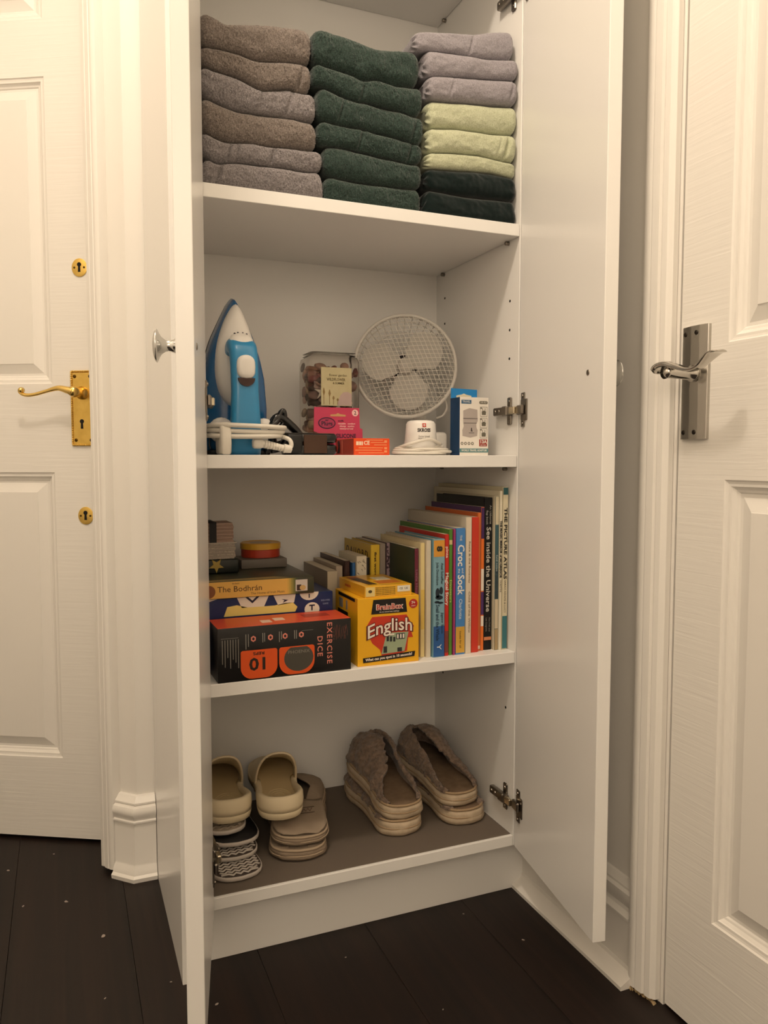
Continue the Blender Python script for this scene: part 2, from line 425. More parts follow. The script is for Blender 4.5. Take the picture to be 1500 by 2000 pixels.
# ------------------------------------------------------------------ door furniture
def disc(r, n=20): return [(r*cos(2*pi*i/n), r*sin(2*pi*i/n)) for i in range(n)]
FY = Rx(90)          # maps local (x,y,z) -> (x,-z,y): prism height goes to -y (towards the viewer)
def screw_mesh(mb, M, r=0.0035):
    mb.lathe([(0, 0.0012), (r*0.6, 0.0011), (r, 0.0004), (r, 0)], 12, M)
# brass plate, lever and keyhole covers on the left door (door local: front is y=0, -y to viewer)
px, pz0, pz1 = 0.712, 0.8395, 0.994
pl = MB().prism([(px-0.0255, pz0), (px+0.0255, pz0), (px+0.0255, pz1), (px-0.0255, pz1)], 0, 0.0025, FY, bev=0.0008).build('handle_plate', M_brass, door1)
rp = MB()
cs = [(px-0.0235, pz0+0.002), (px+0.0235, pz0+0.002), (px+0.0235, pz1-0.002), (px-0.0235, pz1-0.002)]
for i in range(4):
    a = Vector(cs[i]); b = Vector(cs[(i+1) % 4]); L = (b-a).length; n = int(L/0.0036)
    for k in range(n):
        c = a+(b-a)*((k+0.5)/n); d = (b-a).normalized(); q = Vector((d.x*0.6-d.y*0.8, d.y*0.6+d.x*0.8))*0.0026
        rp.tube([(c.x-q.x, -0.003, c.y-q.y), (c.x, -0.0042, c.y), (c.x+q.x, -0.003, c.y+q.y)], [0.0008, 0.0017, 0.0008], 6)
rp.build('rope_border', M_brass, pl, smooth=True)
def keyhole(x, z, y=-0.0027, s=1.0):
    mb = MB(); poly = [(x+0.0045*s*cos(radians(a)), z+0.0045*s*sin(radians(a))) for a in range(-60, 241, 20)]
    poly += [(x-0.0028*s, z-0.015*s), (x+0.0028*s, z-0.015*s)]
    return mb.prism(poly, -y, -y+0.0002, FY)
keyhole(px-0.003, 0.890).build('keyhole', M_dark, pl)
sc = MB()
for dx in (-0.0165, 0.0165):
    for z in (pz0+0.012, pz1-0.012): screw_mesh(sc, Tm(px+dx, -0.0025, z) @ Rx(90), 0.0036)
sc.build('screw', mat('brass_screw_dark', '#5a421c', 0.35, metal=1), pl, smooth=True)
lv = MB()
lv.lathe([(0.0, 0.0), (0.0135, 0.0), (0.0135, 0.004), (0.0105, 0.006), (0.0095, 0.020), (0.0105, 0.030), (0.0115, 0.034), (0.0085, 0.046), (0, 0.047)], 20, Tm(px, -0.0025, 0.948) @ Rx(90))
path = cr([(px, -0.042, 0.948), (px-0.012, -0.044, 0.951), (px-0.03, -0.044, 0.9545), (px-0.055, -0.043, 0.949), (px-0.080, -0.042, 0.943), (px-0.098, -0.042, 0.9415), (px-0.109, -0.042, 0.9445), (px-0.1135, -0.042, 0.950), (px-0.109, -0.042, 0.9525)], 6)
rr = [0.0088-0.0052*min(1, i/18) for i in range(len(path))]
lv.tube(path, rr, 12)
lv.lathe([(0, 0.006), (0.004, 0.005), (0.0058, 0.001), (0.0058, -0.004), (0, -0.005)], 14, Tm(px-0.109, -0.044, 0.9515) @ Rx(90))
lv.build('lever_handle', mat('brass_bright', '#ecc978', 0.25, metal=1), door1, smooth=True)
for z in (1.2015, 0.695):
    ex = 0.7115
    e = MB().prism([(ex+0.0165*cos(2*pi*i/28), z+0.0185*sin(2*pi*i/28)) for i in range(28)], 0, 0.0022, FY, bev=0.0009).build('keyhole_cover', M_brass, door1, auto=40)
    keyhole(ex, z+0.006, -0.0024, 1.0).build('keyhole', M_dark, e)
    s2 = MB()
    for dx in (-0.0105, 0.0105): screw_mesh(s2, Tm(ex+dx, -0.0022, z) @ Rx(90), 0.0022)
    s2.build('screw', mat('brass_screw_dark', '#5a421c', 0.35, metal=1), e, smooth=True)
# chrome plate and curved lever on the right door (door local: x from lock edge)
M_chr2 = mat('brushed_chrome', '#b9b5ae', 0.16, metal=1, bump=(400, 0.03, 0.0003))
prof = [(0.0078, 0), (0.0552, 0), (0.0552, 0.0045), (0.0545, 0.0052), (0.0425, 0.0085), (0.0270, 0.0085), (0.0088, 0.0052), (0.0078, 0.0045)]
pl2 = MB().add([(x, -y, z) for z in (0.8482, 1.0032) for x, y in prof], [tuple(range(8)), tuple(range(15, 7, -1))]+[(i, (i+1) % 8, 8+(i+1) % 8, 8+i) for i in range(8)]).build('handle_plate', M_chr2, door2)
sc = MB()
for x, y in ((0.0145, 0.0066), (0.0365, 0.0085)):
    for z in (0.8575, 0.9935): screw_mesh(sc, Tm(x, -y, z) @ Rx(90), 0.0034)
sc.build('screw', mat('screw_dark', '#39342f', 0.3, metal=1), pl2, smooth=True)
lv = MB(); lx, lz = 0.0335, 0.938
lv.lathe([(0, 0), (0.0115, 0), (0.0115, 0.004), (0.0088, 0.006), (0.0082, 0.046), (0.0095, 0.050), (0, 0.052)], 20, Tm(lx, -0.0083, lz) @ Rx(90))
path = cr([(lx-0.022, 0, lz+0.0005), (lx-0.017, 0, lz+0.008), (lx-0.002, 0, lz+0.0105), (lx+0.018, 0, lz+0.005), (lx+0.037, 0, lz-0.0005), (lx+0.055, 0, lz+0.001), (lx+0.070, 0, lz+0.010), (lx+0.082, 0, lz+0.0165), (lx+0.094, 0, lz+0.017)], 6)
rings = []
for i, p in enumerate(path):
    q = path[min(i+1, len(path)-1)]-path[max(i-1, 0)]; q.normalize(); nn = Vector((-q.z, 0, q.x))
    f = i/(len(path)-1); w = interp([(0, 0.006), (0.06, 0.0120), (0.2, 0.0125), (0.35, 0.0095), (0.6, 0.0080), (0.85, 0.0130), (0.96, 0.0120), (1, 0.006)], f); t = interp([(0, 0.0030), (0.1, 0.0056), (0.3, 0.0042), (0.5, 0.0030), (1, 0.0015)], f)
    yc = -0.053
    rings.append([Vector((p.x, yc, p.z))+nn*t*sin(a)+Vector((0, 1, 0))*w*cos(a) for a in [2*pi*k/16 for k in range(16)]])
lv.loft(rings); lv.build('lever_handle', mat('chrome_lever', '#c9c5be', 0.1, metal=1), door2, smooth=True)

# ------------------------------------------------------------------ the tall cupboard
cup = thing('tall_cupboard', 'tall white two door cupboard standing open between the two panel doors', 'cupboard', (0.45, YF+0.15, 0))
CUPM = Matrix.Translation(-Vector(cup.location))
def cpart(mb, name, m=M_cabin, parent=None, **k):
    for i, v in enumerate(mb.v): mb.v[i] = CUPM @ v
    return mb.build(name, m, parent or cup, **k)
CT = 2.2
cpart(MB().rbox(XLO, XLO+T, YF, 1.556, 0.0, CT, r=0.0008, seg=1), 'end_panel', M_cab)
sl = cpart(MB().rbox(XLI-0.026, XLI, YF, 1.53, Z4-T, CT, r=0.0008, seg=1), 'side_panel')
cpart(MB().box(XLO+T, XLI-0.026, YF+0.001, 1.53, Z4-T, CT), 'filler_strip')
sr = cpart(MB().rbox(XR, XR+T, YF, 1.53, Z4-T, CT, r=0.0008, seg=1), 'side_panel')
cpart(MB().box(XLI, XR, YB, YB+0.006, 0.10, CT), 'back_panel')
for z in (Z1, Z2, Z3, Z5):
    cpart(MB().rbox(XLI+0.0005, XR-0.0008, YF+0.0002, YB-0.0005, z-T, z, r=0.0007, seg=1), 'shelf')
cpart(MB().rbox(XLI+0.0005, XR-0.0008, YF+0.0002, YB-0.0005, Z4-T, Z4-0.0012, r=0.0007, seg=1), 'base_panel')
cpart(MB().rbox(XLI, XR, YF, YB, CT-T, CT, r=0.0007, seg=1), 'top_panel')
cpart(MB().rbox(XLO+T, XW-0.0005, 1.2395, 1.2395+0.018, 0.0, Z4-T, r=0.0006, seg=1), 'plinth', M_cab)
# shelf pins and pin holes on the right side
pin = MB(); hole = MB()
for z in (Z1, Z2, Z3, Z5):
    for y in (1.232, 1.487):
        MB_ = MB().lathe([(0, 0.008), (0.0032, 0.0075), (0.0035, 0.006), (0.0035, 0)], 10, Tm(XR, y, z-T-0.0036) @ Ry(-90)); cpart(MB_, 'shelf_pin', M_steel, smooth=True)
for y, zs in ((1.2260, [1.1033, 1.052, 1.001, 0.72, 0.67, 0.36]), (1.484, [1.1567, 1.104, 0.72, 0.36])):
    for z in zs:
        cpart(MB().lathe([(0, 0.0003), (0.0023, 0.0003), (0.0026, 0)], 10, Tm(XR, y, z) @ Ry(-90)), 'pin_hole', M_dark, parent=sr)
# hinges (arm on the side panel, cup on the door)
def hinge_arm(x, sgn, z, parent):
    mb = MB(); M = Tm(x, 0, z) @ Matrix.Diagonal((sgn, 1, 1, 1))      # +x local = into the cupboard
    mb.rbox(0, 0.004, YF+0.018, YF+0.032, -0.025, 0.025, r=0.002, seg=1, M=M)
    mb.rbox(0.003, 0.013, YF+0.010, YF+0.066, -0.0075, 0.0075, r=0.0025, seg=2, M=M)
    mb.rbox(0.0105, 0.0150, YF+0.016, YF+0.034, -0.0085, 0.0085, r=0.002, seg=1, M=M)
    for dz in (-0.017, 0.017): mb.lathe([(0, 0.0018), (0.003, 0.0014), (0.0036, 0)], 10, M @ Tm(0.004, YF+0.025, dz) @ Ry(90))
    for dy in (0.045, 0.058): mb.lathe([(0, 0.0014), (0.0028, 0.0012), (0.0034, 0)], 10, M @ Tm(0.013, YF+dy, 0) @ Ry(90))
    h = cpart(mb, 'hinge_arm', M_steel, parent=parent, auto=35)
    mb = MB(); mb.rbox(0.006, 0.013, YF-0.006, YF+0.012, -0.0065, 0.0065, r=0.0015, seg=1, M=M)
    cpart(mb, 'hinge_link', mat('hinge_link_steel', '#cfc3ab', 0.25, metal=1), parent=parent, auto=35)
HZS = (0.1937, 0.9066, 1.625)
for z in HZS: hinge_arm(XR, -1, z, sr); hinge_arm(XLI, 1, z, sl)
DL, DZ0, DZ1 = 0.2965, 0.1095, 2.19
def hinge_cup(z, sgn, parent):      # door local: x from hinge edge, inner face y=0, sgn = inner side
    mb = MB(); M = Matrix.Diagonal((1, sgn, 1, 1))
    mb.rbox(0.010, 0.0365, 0, 0.0022, z-0.0185, z+0.0185, r=0.001, seg=1, M=M)
    mb.rbox(0.012, 0.026, 0, 0.0024, z-0.030, z+0.030, r=0.001, seg=1, M=M)
    mb.rbox(0.004, 0.028, 0.002, 0.0085, z-0.0085, z+0.0085, r=0.002, seg=1, M=M)
    for dz in (-0.024, 0.024): mb.lathe([(0, 0.0045), (0.0028, 0.004), (0.0034, 0.002)], 10, M @ Tm(0.019, 0, z+dz) @ Rx(-90))
    mb.build('hinge_cup', M_steel, parent, auto=35)
def knob(parent, x, z, y0, dirn):
    mb = MB(); M = Tm(x, y0, z) @ (Rx(-90) if dirn > 0 else Rx(90))
    mb.lathe([(0, 0), (0.0115, 0), (0.0115, 0.0015), (0.0085, 0.004), (0.0066, 0.009), (0.0070, 0.014), (0.0105, 0.019), (0.0165, 0.0222), (0.0195, 0.0235), (0.0198, 0.0248), (0.0175, 0.0268), (0.0115, 0.0288), (0, 0.0300)], 32, M)
    mb.build('knob', M_chrome, parent, smooth=True)
    mb = MB(); M = Tm(x, 0, z) @ (Rx(90) if dirn > 0 else Rx(-90))
    mb.lathe([(0, 0.0014), (0.0022, 0.0014), (0.0040, 0.0008), (0.0044, 0)], 16, M); mb.build('knob_screw', M_steel, parent, smooth=True)
# right door, swung out to about 80 degrees
dR = MB().rbox(0, DL, 0, T, DZ0, DZ1, r=0.0009, seg=1).build('cupboard_door', M_cab, cup)
aR = radians(9.27); dv = (-sin(aR), -cos(aR), 0); nv = (cos(aR), -sin(aR), 0)
dR.matrix_local = CUPM @ frame((XR+0.001, YF-0.0025, 0), dv, nv)
for z in HZS: hinge_cup(z, -1, dR)
knob(dR, 0.251, 0.9462, T, 1)
# left door, swung out past 100 degrees
dL = MB().rbox(0, DL, -T, 0, DZ0, DZ1, r=0.0009, seg=1).build('cupboard_door', M_cab, cup)
aL = radians(102); dv = (cos(aL), -sin(aL), 0); nv = (sin(aL), cos(aL), 0)
dL.matrix_local = CUPM @ frame((XLI, YF-0.005, 0), dv, nv)
for z in HZS: hinge_cup(z, 1, dL)
knob(dL, 0.251, 0.9530, -T, -1)
# dark liner on the cupboard floor
ln = MB().rbox(XLI+0.002, XR-0.002, YF+0.006, YB-0.002, Z4-0.0011, Z4, r=0.0003, seg=1).build('shelf_liner', mat('liner_taupe', '#6d6257', 0.75, bump=(500, 0.1)))
tag(ln, 'taupe grey liner covering the floor of the cupboard under the shoes', 'liner')
# ------------------------------------------------------------------ towels on the top shelf
TC = {
    'L0': [(0.2017, 1.4821), (0.2233, 1.4765), (0.2407, 1.4691), (0.2766, 1.4774), (0.3133, 1.4832), (0.3509, 1.4865), (0.3757, 1.4854)],
    'L1': [(0.2008, 1.4289), (0.2314, 1.4314), (0.2580, 1.4289), (0.2869, 1.4240), (0.3221, 1.4289), (0.3696, 1.4343), (0.3754, 1.4335)],
    'L2': [(0.2005, 1.4068), (0.2221, 1.3998), (0.2576, 1.3960), (0.2810, 1.3863), (0.2938, 1.3807), (0.3124, 1.3857), (0.3406, 1.3925), (0.3597, 1.3887), (0.3810, 1.3915)],
    'L3': [(0.2006, 1.3627), (0.2180, 1.3563), (0.2391, 1.3496), (0.2624, 1.3448), (0.3027, 1.3471), (0.3365, 1.3481), (0.3856, 1.3471)],
    'L4': [(0.2016, 1.3108), (0.2207, 1.3017), (0.2384, 1.2958), (0.2746, 1.3004), (0.3153, 1.3003), (0.3804, 1.3045)],
    'L5': [(0.2019, 1.2739), (0.2255, 1.2626), (0.2560, 1.2687), (0.3113, 1.2703), (0.3685, 1.2701), (0.3940, 1.2745)],
    'L6': [(0.2013, 1.2299), (0.3938, 1.2299)],
    'M0': [(0.3763, 1.4885), (0.3988, 1.4916), (0.4284, 1.4906), (0.4585, 1.4857), (0.4857, 1.4808), (0.5306, 1.4879), (0.5627, 1.4877)],
    'M1': [(0.3751, 1.4371), (0.4086, 1.4341), (0.4385, 1.4326), (0.4619, 1.4242), (0.4857, 1.4309), (0.5189, 1.4264), (0.5666, 1.4332)],
    'M2': [(0.3699, 1.3916), (0.3833, 1.4047), (0.4085, 1.4007), (0.4221, 1.3960), (0.4488, 1.3904), (0.4645, 1.3922), (0.4928, 1.3899), (0.5308, 1.3873), (0.5529, 1.3836), (0.5705, 1.3898)],
    'M3': [(0.3829, 1.3498), (0.3947, 1.3524), (0.4279, 1.3499), (0.4644, 1.3493), (0.5081, 1.3457), (0.5373, 1.3420), (0.5689, 1.3386)],
    'M4': [(0.3861, 1.3145), (0.4278, 1.3160), (0.4425, 1.3150), (0.4857, 1.3117), (0.5191, 1.3092), (0.5485, 1.3069), (0.5690, 1.3114)],
    'M5': [(0.3943, 1.2702), (0.4276, 1.2668), (0.4424, 1.2664), (0.4857, 1.2649), (0.5310, 1.2659), (0.5673, 1.2690)],
    'M6': [(0.3941, 1.2299), (0.5656, 1.2299)],
    'R0': [(0.5460, 1.5222), (0.5756, 1.5274), (0.6218, 1.5344), (0.6703, 1.5433), (0.7069, 1.5558), (0.7444, 1.5617)],
    'R1': [(0.5636, 1.4919), (0.5757, 1.4959), (0.6220, 1.4999), (0.6707, 1.5009), (0.7451, 1.5100)],
    'R2': [(0.5666, 1.4503), (0.5994, 1.4571), (0.6710, 1.4667), (0.7528, 1.4772)],
    'R3': [(0.5732, 1.4156), (0.6714, 1.4256), (0.7555, 1.4347)],
    'R4': [(0.5763, 1.3702), (0.6355, 1.3778), (0.6958, 1.3788), (0.7562, 1.3864)],
    'R5': [(0.5717, 1.3291), (0.6232, 1.3358), (0.6722, 1.3396), (0.7095, 1.3364), (0.7527, 1.3365)],
    'R6': [(0.5737, 1.3046), (0.6360, 1.3091), (0.6966, 1.3140), (0.7573, 1.3101)],
    'R7': [(0.5692, 1.2709), (0.6481, 1.2675), (0.7557, 1.2723)],
    'R8': [(0.5674, 1.2299), (0.7563, 1.2299)],
}
def sm(tab, x, w=0.006):
    return sum(interp(tab, x+d*w) for d in (-1, -0.5, 0, 0.5, 1))/5
def towel_mat(name, c, c2, sc=520, st=0.9):
    return mat(name, c, 0.95, spec=0.1, sheen=0.3, var=(sc, 0.75), col2=c2, bump=(sc*1.1, st, 0.0012))
def towel(label, top, bot, x0, x1, m, seed, pile, group, rib=0.0, yf=YF+0.004, dents=()):
    rng = random.Random(seed); mb = MB(); dx = 0.0010 if pile > 0.0003 else 0.0016
    n = int((x1-x0)/dx); na = 40; yb = YB-0.012-rng.uniform(0, 0.02)
    ys = [yb, yb-0.05, yf+0.16, yf+0.11, yf+0.08, yf+0.06, yf+0.045, yf+0.035]
    rows = 2*len(ys)+na+1; so = seed*7.3; yo = rng.uniform(0, 0.004)
    for i in range(n+1):
        x = x0+(x1-x0)*i/n
        zt = sm(top, x)-0.0004; zb = sm(bot, x)+0.0004
        if bot[0][1] == bot[-1][1] == 1.2299: zb = 1.2299
        h = (zt-zb)/2; zc = (zt+zb)/2
        e0, e1 = 0.014, 0.012
        dl, dr = x-x0, x1-x; k = 1.0
        if dl < e0: k = min(k, sqrt(max(0, 1-(1-dl/e0)**2)))
        if dr < e1: k = min(k, sqrt(max(0, 1-(1-dr/e1)**2)))
        hh = h*(0.45+0.55*k); yx = yf+yo+(1-k)*0.012; b = min(h*1.0, 0.026)
        if zb == 1.2299: zc = zb+hh
        wob = 0.0035*noise.noise((x*22, so, 0.0))
        col = []
        for y in ys: col.append(((x, max(y, yx+b), zc+hh), (0, 0, -0.15)))
        for j in range(na+1):
            a = pi/2-pi*j/na
            sa = sin(a); ca = cos(a)
            y = yx+b-b*(abs(ca)**0.62)+wob
            z = zc+hh*(1 if sa > 0 else -1)*(abs(sa)**0.75)
            col.append(((x, y, z), (0, -ca, sa*0.4)))
        for y in reversed(ys): col.append(((x, max(y, yx+b), zc-hh), (0, 0, 0.15)))
        for j, (p, nn) in enumerate(col):
            d = 0.0022*noise.noise((p[0]*38+so, p[2]*60, p[1]*38))+0.0010*noise.noise((p[0]*120, p[2]*150+so, p[1]*90))
            for (cx, w, dep) in dents:
                t = (p[0]-cx-(p[2]-zc)*0.3)/w
                if abs(t) < 1: d -= dep*(1-t*t)**2
            d += rng.uniform(-0.25, 1)*pile
            if rib: d += rib*(1 if (j//1) % 2 else -1)
            wd = max(0.0, -nn[1])
            ex = 0.0
            if rib and dl < 0.012: ex = 0.004*abs(sin(3*(j/(rows))*pi*2))*(1-dl/0.012)
            zz = p[2]+nn[2]*abs(d)*0.5
            mb.v.append(Vector((p[0]+ex+(rng.uniform(-1, 1)*pile*0.5), p[1]+nn[1]*d, zz)))
    R = len(ys)*2+na+1
    for i in range(n):
        for j in range(R-1):
            mb.f.append((i*R+j, (i+1)*R+j, (i+1)*R+j+1, i*R+j+1)); mb.mi.append(0)
        mb.f.append((i*R+R-1, (i+1)*R+R-1, (i+1)*R, i*R)); mb.mi.append(0)
    mb.f.append(tuple(range(R))); mb.mi.append(0); mb.f.append(tuple(n*R+j for j in range(R-1, -1, -1))); mb.mi.append(0)
    if rib:
        vmin = x1
        for v in mb.v: v.x = min(v.x, XR-0.0006)
    o = mb.build('folded_towel', m, smooth=True, recalc=False)
    return tag(o, label, 'towel', group)
M_tg1 = towel_mat('terry_grey_brown', '#8f857e', '#554b45')
M_tg2 = towel_mat('terry_grey_mauve', '#9b9596', '#625c5c')
M_tgr = towel_mat('terry_dark_green', '#3d5049', '#18211d')
M_tr1 = towel_mat('knit_grey', '#a09ba1', '#7d787d', 500, 0.25)
M_tr2 = towel_mat('knit_pale_green', '#c6c9ad', '#a3a887', 500, 0.25)
M_tr3 = towel_mat('knit_black_green', '#10201f', '#0a1413', 500, 0.25)
gl, gm, gr = 'grey terry towels stacked by the left cupboard door', 'dark green terry towels in the middle stack', 'towels in the right hand stack'
LX = [(0.2036, 0.3755), (0.2036, 0.3745), (0.2036, 0.3825), (0.2036, 0.3835), (0.2036, 0.3925), (0.2036, 0.3930)]
LL = ['thick brown-grey terry towel on top of the grey stack', 'brown-grey terry towel with a tucked corner, second from top of grey stack', 'mauve-grey terry towel with a deep dent, third from top of grey stack',
      'thick smooth-fronted brown-grey terry towel, fourth from top of grey stack', 'thin puckered mauve-grey terry towel, second from bottom of grey stack', 'mauve-grey terry towel at the bottom of the grey stack']
LD = [(), ((0.358, 0.006, 0.008),), ((0.340, 0.005, 0.004), (0.296, 0.007, 0.003)), (), ((0.245, 0.004, 0.005), (0.258, 0.004, 0.004), (0.312, 0.004, 0.005)), ((0.228, 0.005, 0.005),)]
for i in range(6):
    towel(LL[i], TC['L%d' % i], TC['L%d' % (i+1)], *LX[i], (M_tg1, M_tg1, M_tg2, M_tg1, M_tg2, M_tg2)[i], 10+i, 0.0017, gl, dents=LD[i])
MX = [(0.3765, 0.5605), (0.3765, 0.5660), (0.3840, 0.5680), (0.3845, 0.5665), (0.3940, 0.5660), (0.3945, 0.5640)]
ML = ['dark green terry towel on top of the green stack', 'wavy dark green terry towel, second from top of green stack', 'dark green terry towel, third from top of green stack',
      'thin creased dark green terry towel, fourth from top of green stack', 'dark green terry towel, second from bottom of green stack', 'dark green terry towel at the bottom of the green stack']
MD = [(), ((0.462, 0.006, 0.005),), ((0.425, 0.004, 0.004), (0.552, 0.005, 0.005)), ((0.458, 0.005, 0.004), (0.545, 0.005, 0.006)), (), ()]
for i in range(6):
    towel(ML[i], TC['M%d' % i], TC['M%d' % (i+1)], *MX[i], M_tgr, 30+i, 0.0017, gm, dents=MD[i])
RX = [(0.5520, 0.7430), (0.5690, 0.7488), (0.5720, 0.7488), (0.5745, 0.7488), (0.5730, 0.7478), (0.5720, 0.7490), (0.5715, 0.7490), (0.5690, 0.7490)]
RL = ['light grey ribbed towel on top of the right stack, pushed back', 'light grey ribbed towel, second from top of right stack', 'light grey ribbed towel directly above the pale green towels',
      'thick pale green towel, uppermost of the three pale green ones', 'pale green towel with a crumpled right corner, middle of the three pale green ones', 'thin pale green towel lying on the near-black towels',
      'near-black green towel under the pale green towels', 'near-black green towel at the bottom of the right stack']
RD = [((0.66, 0.004, 0.003),), (), ((0.62, 0.004, 0.002), (0.735, 0.004, 0.003)), (), ((0.727, 0.006, 0.007), (0.712, 0.004, 0.002)), (), (), ()]
for i in range(8):
    towel(RL[i], TC['R%d' % i], TC['R%d' % (i+1)], *RX[i], (M_tr1, M_tr1, M_tr1, M_tr2, M_tr2, M_tr2, M_tr3, M_tr3)[i], 50+i, 0.00015, gr, rib=0.00028, dents=RD[i], yf=YF+(0.010 if i == 0 else 0.004))
# ------------------------------------------------------------------ second shelf: appliances and boxes
S2 = Z2
M_iblue = mat('iron_blue_plastic', '#2f8cc0', 0.28, coat=0.3)
M_iblue2 = mat('iron_blue_clear_tank', '#1b5f96', 0.16, coat=0.5)
M_iwhite = mat('iron_white_plastic', '#ece8e2', 0.3)
M_rubber = mat('black_rubber', '#100f0f', 0.55)
M_cord = mat('cord_white', '#e8e2d6', 0.45)
# --- steam iron, standing on its heel, handle to the front
ir = thing('steam_iron', 'blue and white steam iron standing on its heel with its cord wound round it', 'iron', (0.270, 1.302, S2))
WT = [(0.0, 0.053), (0.03, 0.0560), (0.08, 0.0570), (0.13, 0.0530), (0.165, 0.0455), (0.195, 0.0355), (0.220, 0.0240), (0.242, 0.0135), (0.255, 0.0070), (0.262, 0.0015)]
def iron_outline(sc, z0=0.0, zs=1.0, n=26, cut=0.0):
    pts = []
    zz = [z0+(0.262*zs-z0)*i/n for i in range(n+1)]
    R = [(interp(WT, z/zs)*sc, z) for z in zz]
    return [(x, z) for x, z in R]+[(-x, z) for x, z in reversed(R)]
def ring3(o, y): return [(x, y, z) for x, z in o]
MB().loft([ring3(iron_outline(1.0), 0.040), ring3(iron_outline(1.01), 0.036), ring3(iron_outline(0.99), 0.033)]).build('sole_plate', mat('iron_sole_dark', '#23282b', 0.3, metal=0.6), ir, auto=40)
MB().loft([ring3(iron_outline(0.985), 0.033), ring3(iron_outline(0.985), 0.022), ring3(iron_outline(0.955, zs=0.985), 0.008), ring3(iron_outline(0.90, zs=0.965), -0.004), ring3(iron_outline(0.80, zs=0.93), -0.010)]).build('water_tank', M_iblue2, ir, auto=50)
# white nose panel
nose = cr([(0.0, 0.0, 0.248), (0.016, 0, 0.222), (0.030, 0, 0.180), (0.036, 0, 0.135), (0.031, 0, 0.100), (0.014, 0, 0.082), (-0.010, 0, 0.080), (-0.028, 0, 0.098), (-0.036, 0, 0.135), (-0.032, 0, 0.180), (-0.018, 0, 0.222)], 5, closed=True)
cz = 0.155
def nring(s, y, lift=0): return [((p.x)*s, y, cz+(p.z-cz)*s) for p in nose]
wn = MB().loft([nring(1.0, 0.004), nring(0.99, -0.010), nring(0.93, -0.020), nring(0.80, -0.026), nring(0.55, -0.029)]).build('nose_panel', M_iwhite, ir, smooth=True)
MB().tube(cr([(-0.0160, -0.0275, 0.150), (-0.0175, -0.0270, 0.180), (-0.0135, -0.0235, 0.205), (0.0, -0.019, 0.225), (0.0135, -0.0235, 0.205), (0.0185, -0.0265, 0.180), (0.0200, -0.0270, 0.150)], 5), 0.0012, 6).build('filler_rim', M_iwhite, wn, smooth=True)
# handle: bridge from the heel up to the nose
hp = [(-0.030, 0.006), (-0.056, 0.012), (-0.072, 0.035), (-0.073, 0.075), (-0.071, 0.115), (-0.068, 0.145), (-0.060, 0.166), (-0.042, 0.174), (-0.022, 0.168)]
hpath = cr([(0, a, b) for a, b in hp], 5)
rings = []
for i, p in enumerate(hpath):
    t = (hpath[min(i+1, len(hpath)-1)]-hpath[max(i-1, 0)]).normalized(); nn = Vector((0, -t.z, t.y)); f = i/(len(hpath)-1)
    w = interp([(0, 0.034), (0.2, 0.0255), (0.45, 0.0215), (0.7, 0.0220), (0.85, 0.0235), (1, 0.022)], f); th = interp([(0, 0.016), (0.3, 0.012), (0.6, 0.012), (0.85, 0.013), (1, 0.012)], f)
    ring = []
    for k in range(24):
        a = 2*pi*k/24; c, s_ = cos(a), sin(a)
        ring.append(p+Vector((1, 0, 0))*w*(abs(c)**0.55)*(1 if c > 0 else -1)+nn*th*(abs(s_)**0.7)*(1 if s_ > 0 else -1))
    rings.append(ring)
hd = MB().loft(rings).build('handle', M_iblue, ir, smooth=True)
# white steam button with dark gap below it, set in the handle
MB().loft([[(x, -0.0825+yy, z) for x, z in [(0.0145*s_*cos(a), 0.137+0.019*s_*(abs(sin(a))**0.6)*(1 if sin(a) > 0 else -1)) for a in [2*pi*k/24 for k in range(24)]]] for s_, yy in ((1.0, 0.012), (1.0, -0.001), (0.9, -0.004), (0.6, -0.0052))]).build('steam_button', M_iwhite, hd, smooth=True)
MB().prism([(0.0135*cos(radians(a)), 0.1200+0.013*sin(radians(a))) for a in range(180, 361, 15)], 0.0805, 0.0860, FY).build('button_gap', mat('iron_brown_gap', '#3a221c', 0.4), hd)
dl = MB().lathe([(0, 0.016), (0.012, 0.015), (0.018, 0.011), (0.0195, 0.004), (0.0195, -0.006)], 28, Tm(0.0, -0.046, 0.176) @ Rx(38)).build('temperature_dial', M_iwhite, ir, smooth=True)
MB().lathe([(0.0195, 0.003), (0.0222, 0.002), (0.0222, -0.004), (0.0195, -0.004)], 28, Tm(0.0, -0.046, 0.176) @ Rx(38)).build('dial_ring', mat('dial_ring_grey', '#5c6468', 0.4), dl, smooth=True)
tk = MB()
for a in (50, 75, 105, 130): tk.box(-0.0011, 0.0011, -0.0026, 0.0026, 0.0125, 0.0145, Tm(0.0, -0.046, 0.176) @ Rx(38) @ Rz(a-90) @ Tm(0, 0.0135, 0))
tk.build('dial_mark', mat('dial_marks', '#3b3a44', 0.5), dl)
MB().rbox(-0.047, 0.047, -0.030, 0.034, 0.006, 0.036, r=0.010, seg=3).build('heel', M_iblue2, ir, smooth=True)
MB().rbox(-0.050, 0.050, -0.036, 0.036, 0.0, 0.008, r=0.003, seg=2).build('heel_foot', M_rubber, ir, smooth=True)
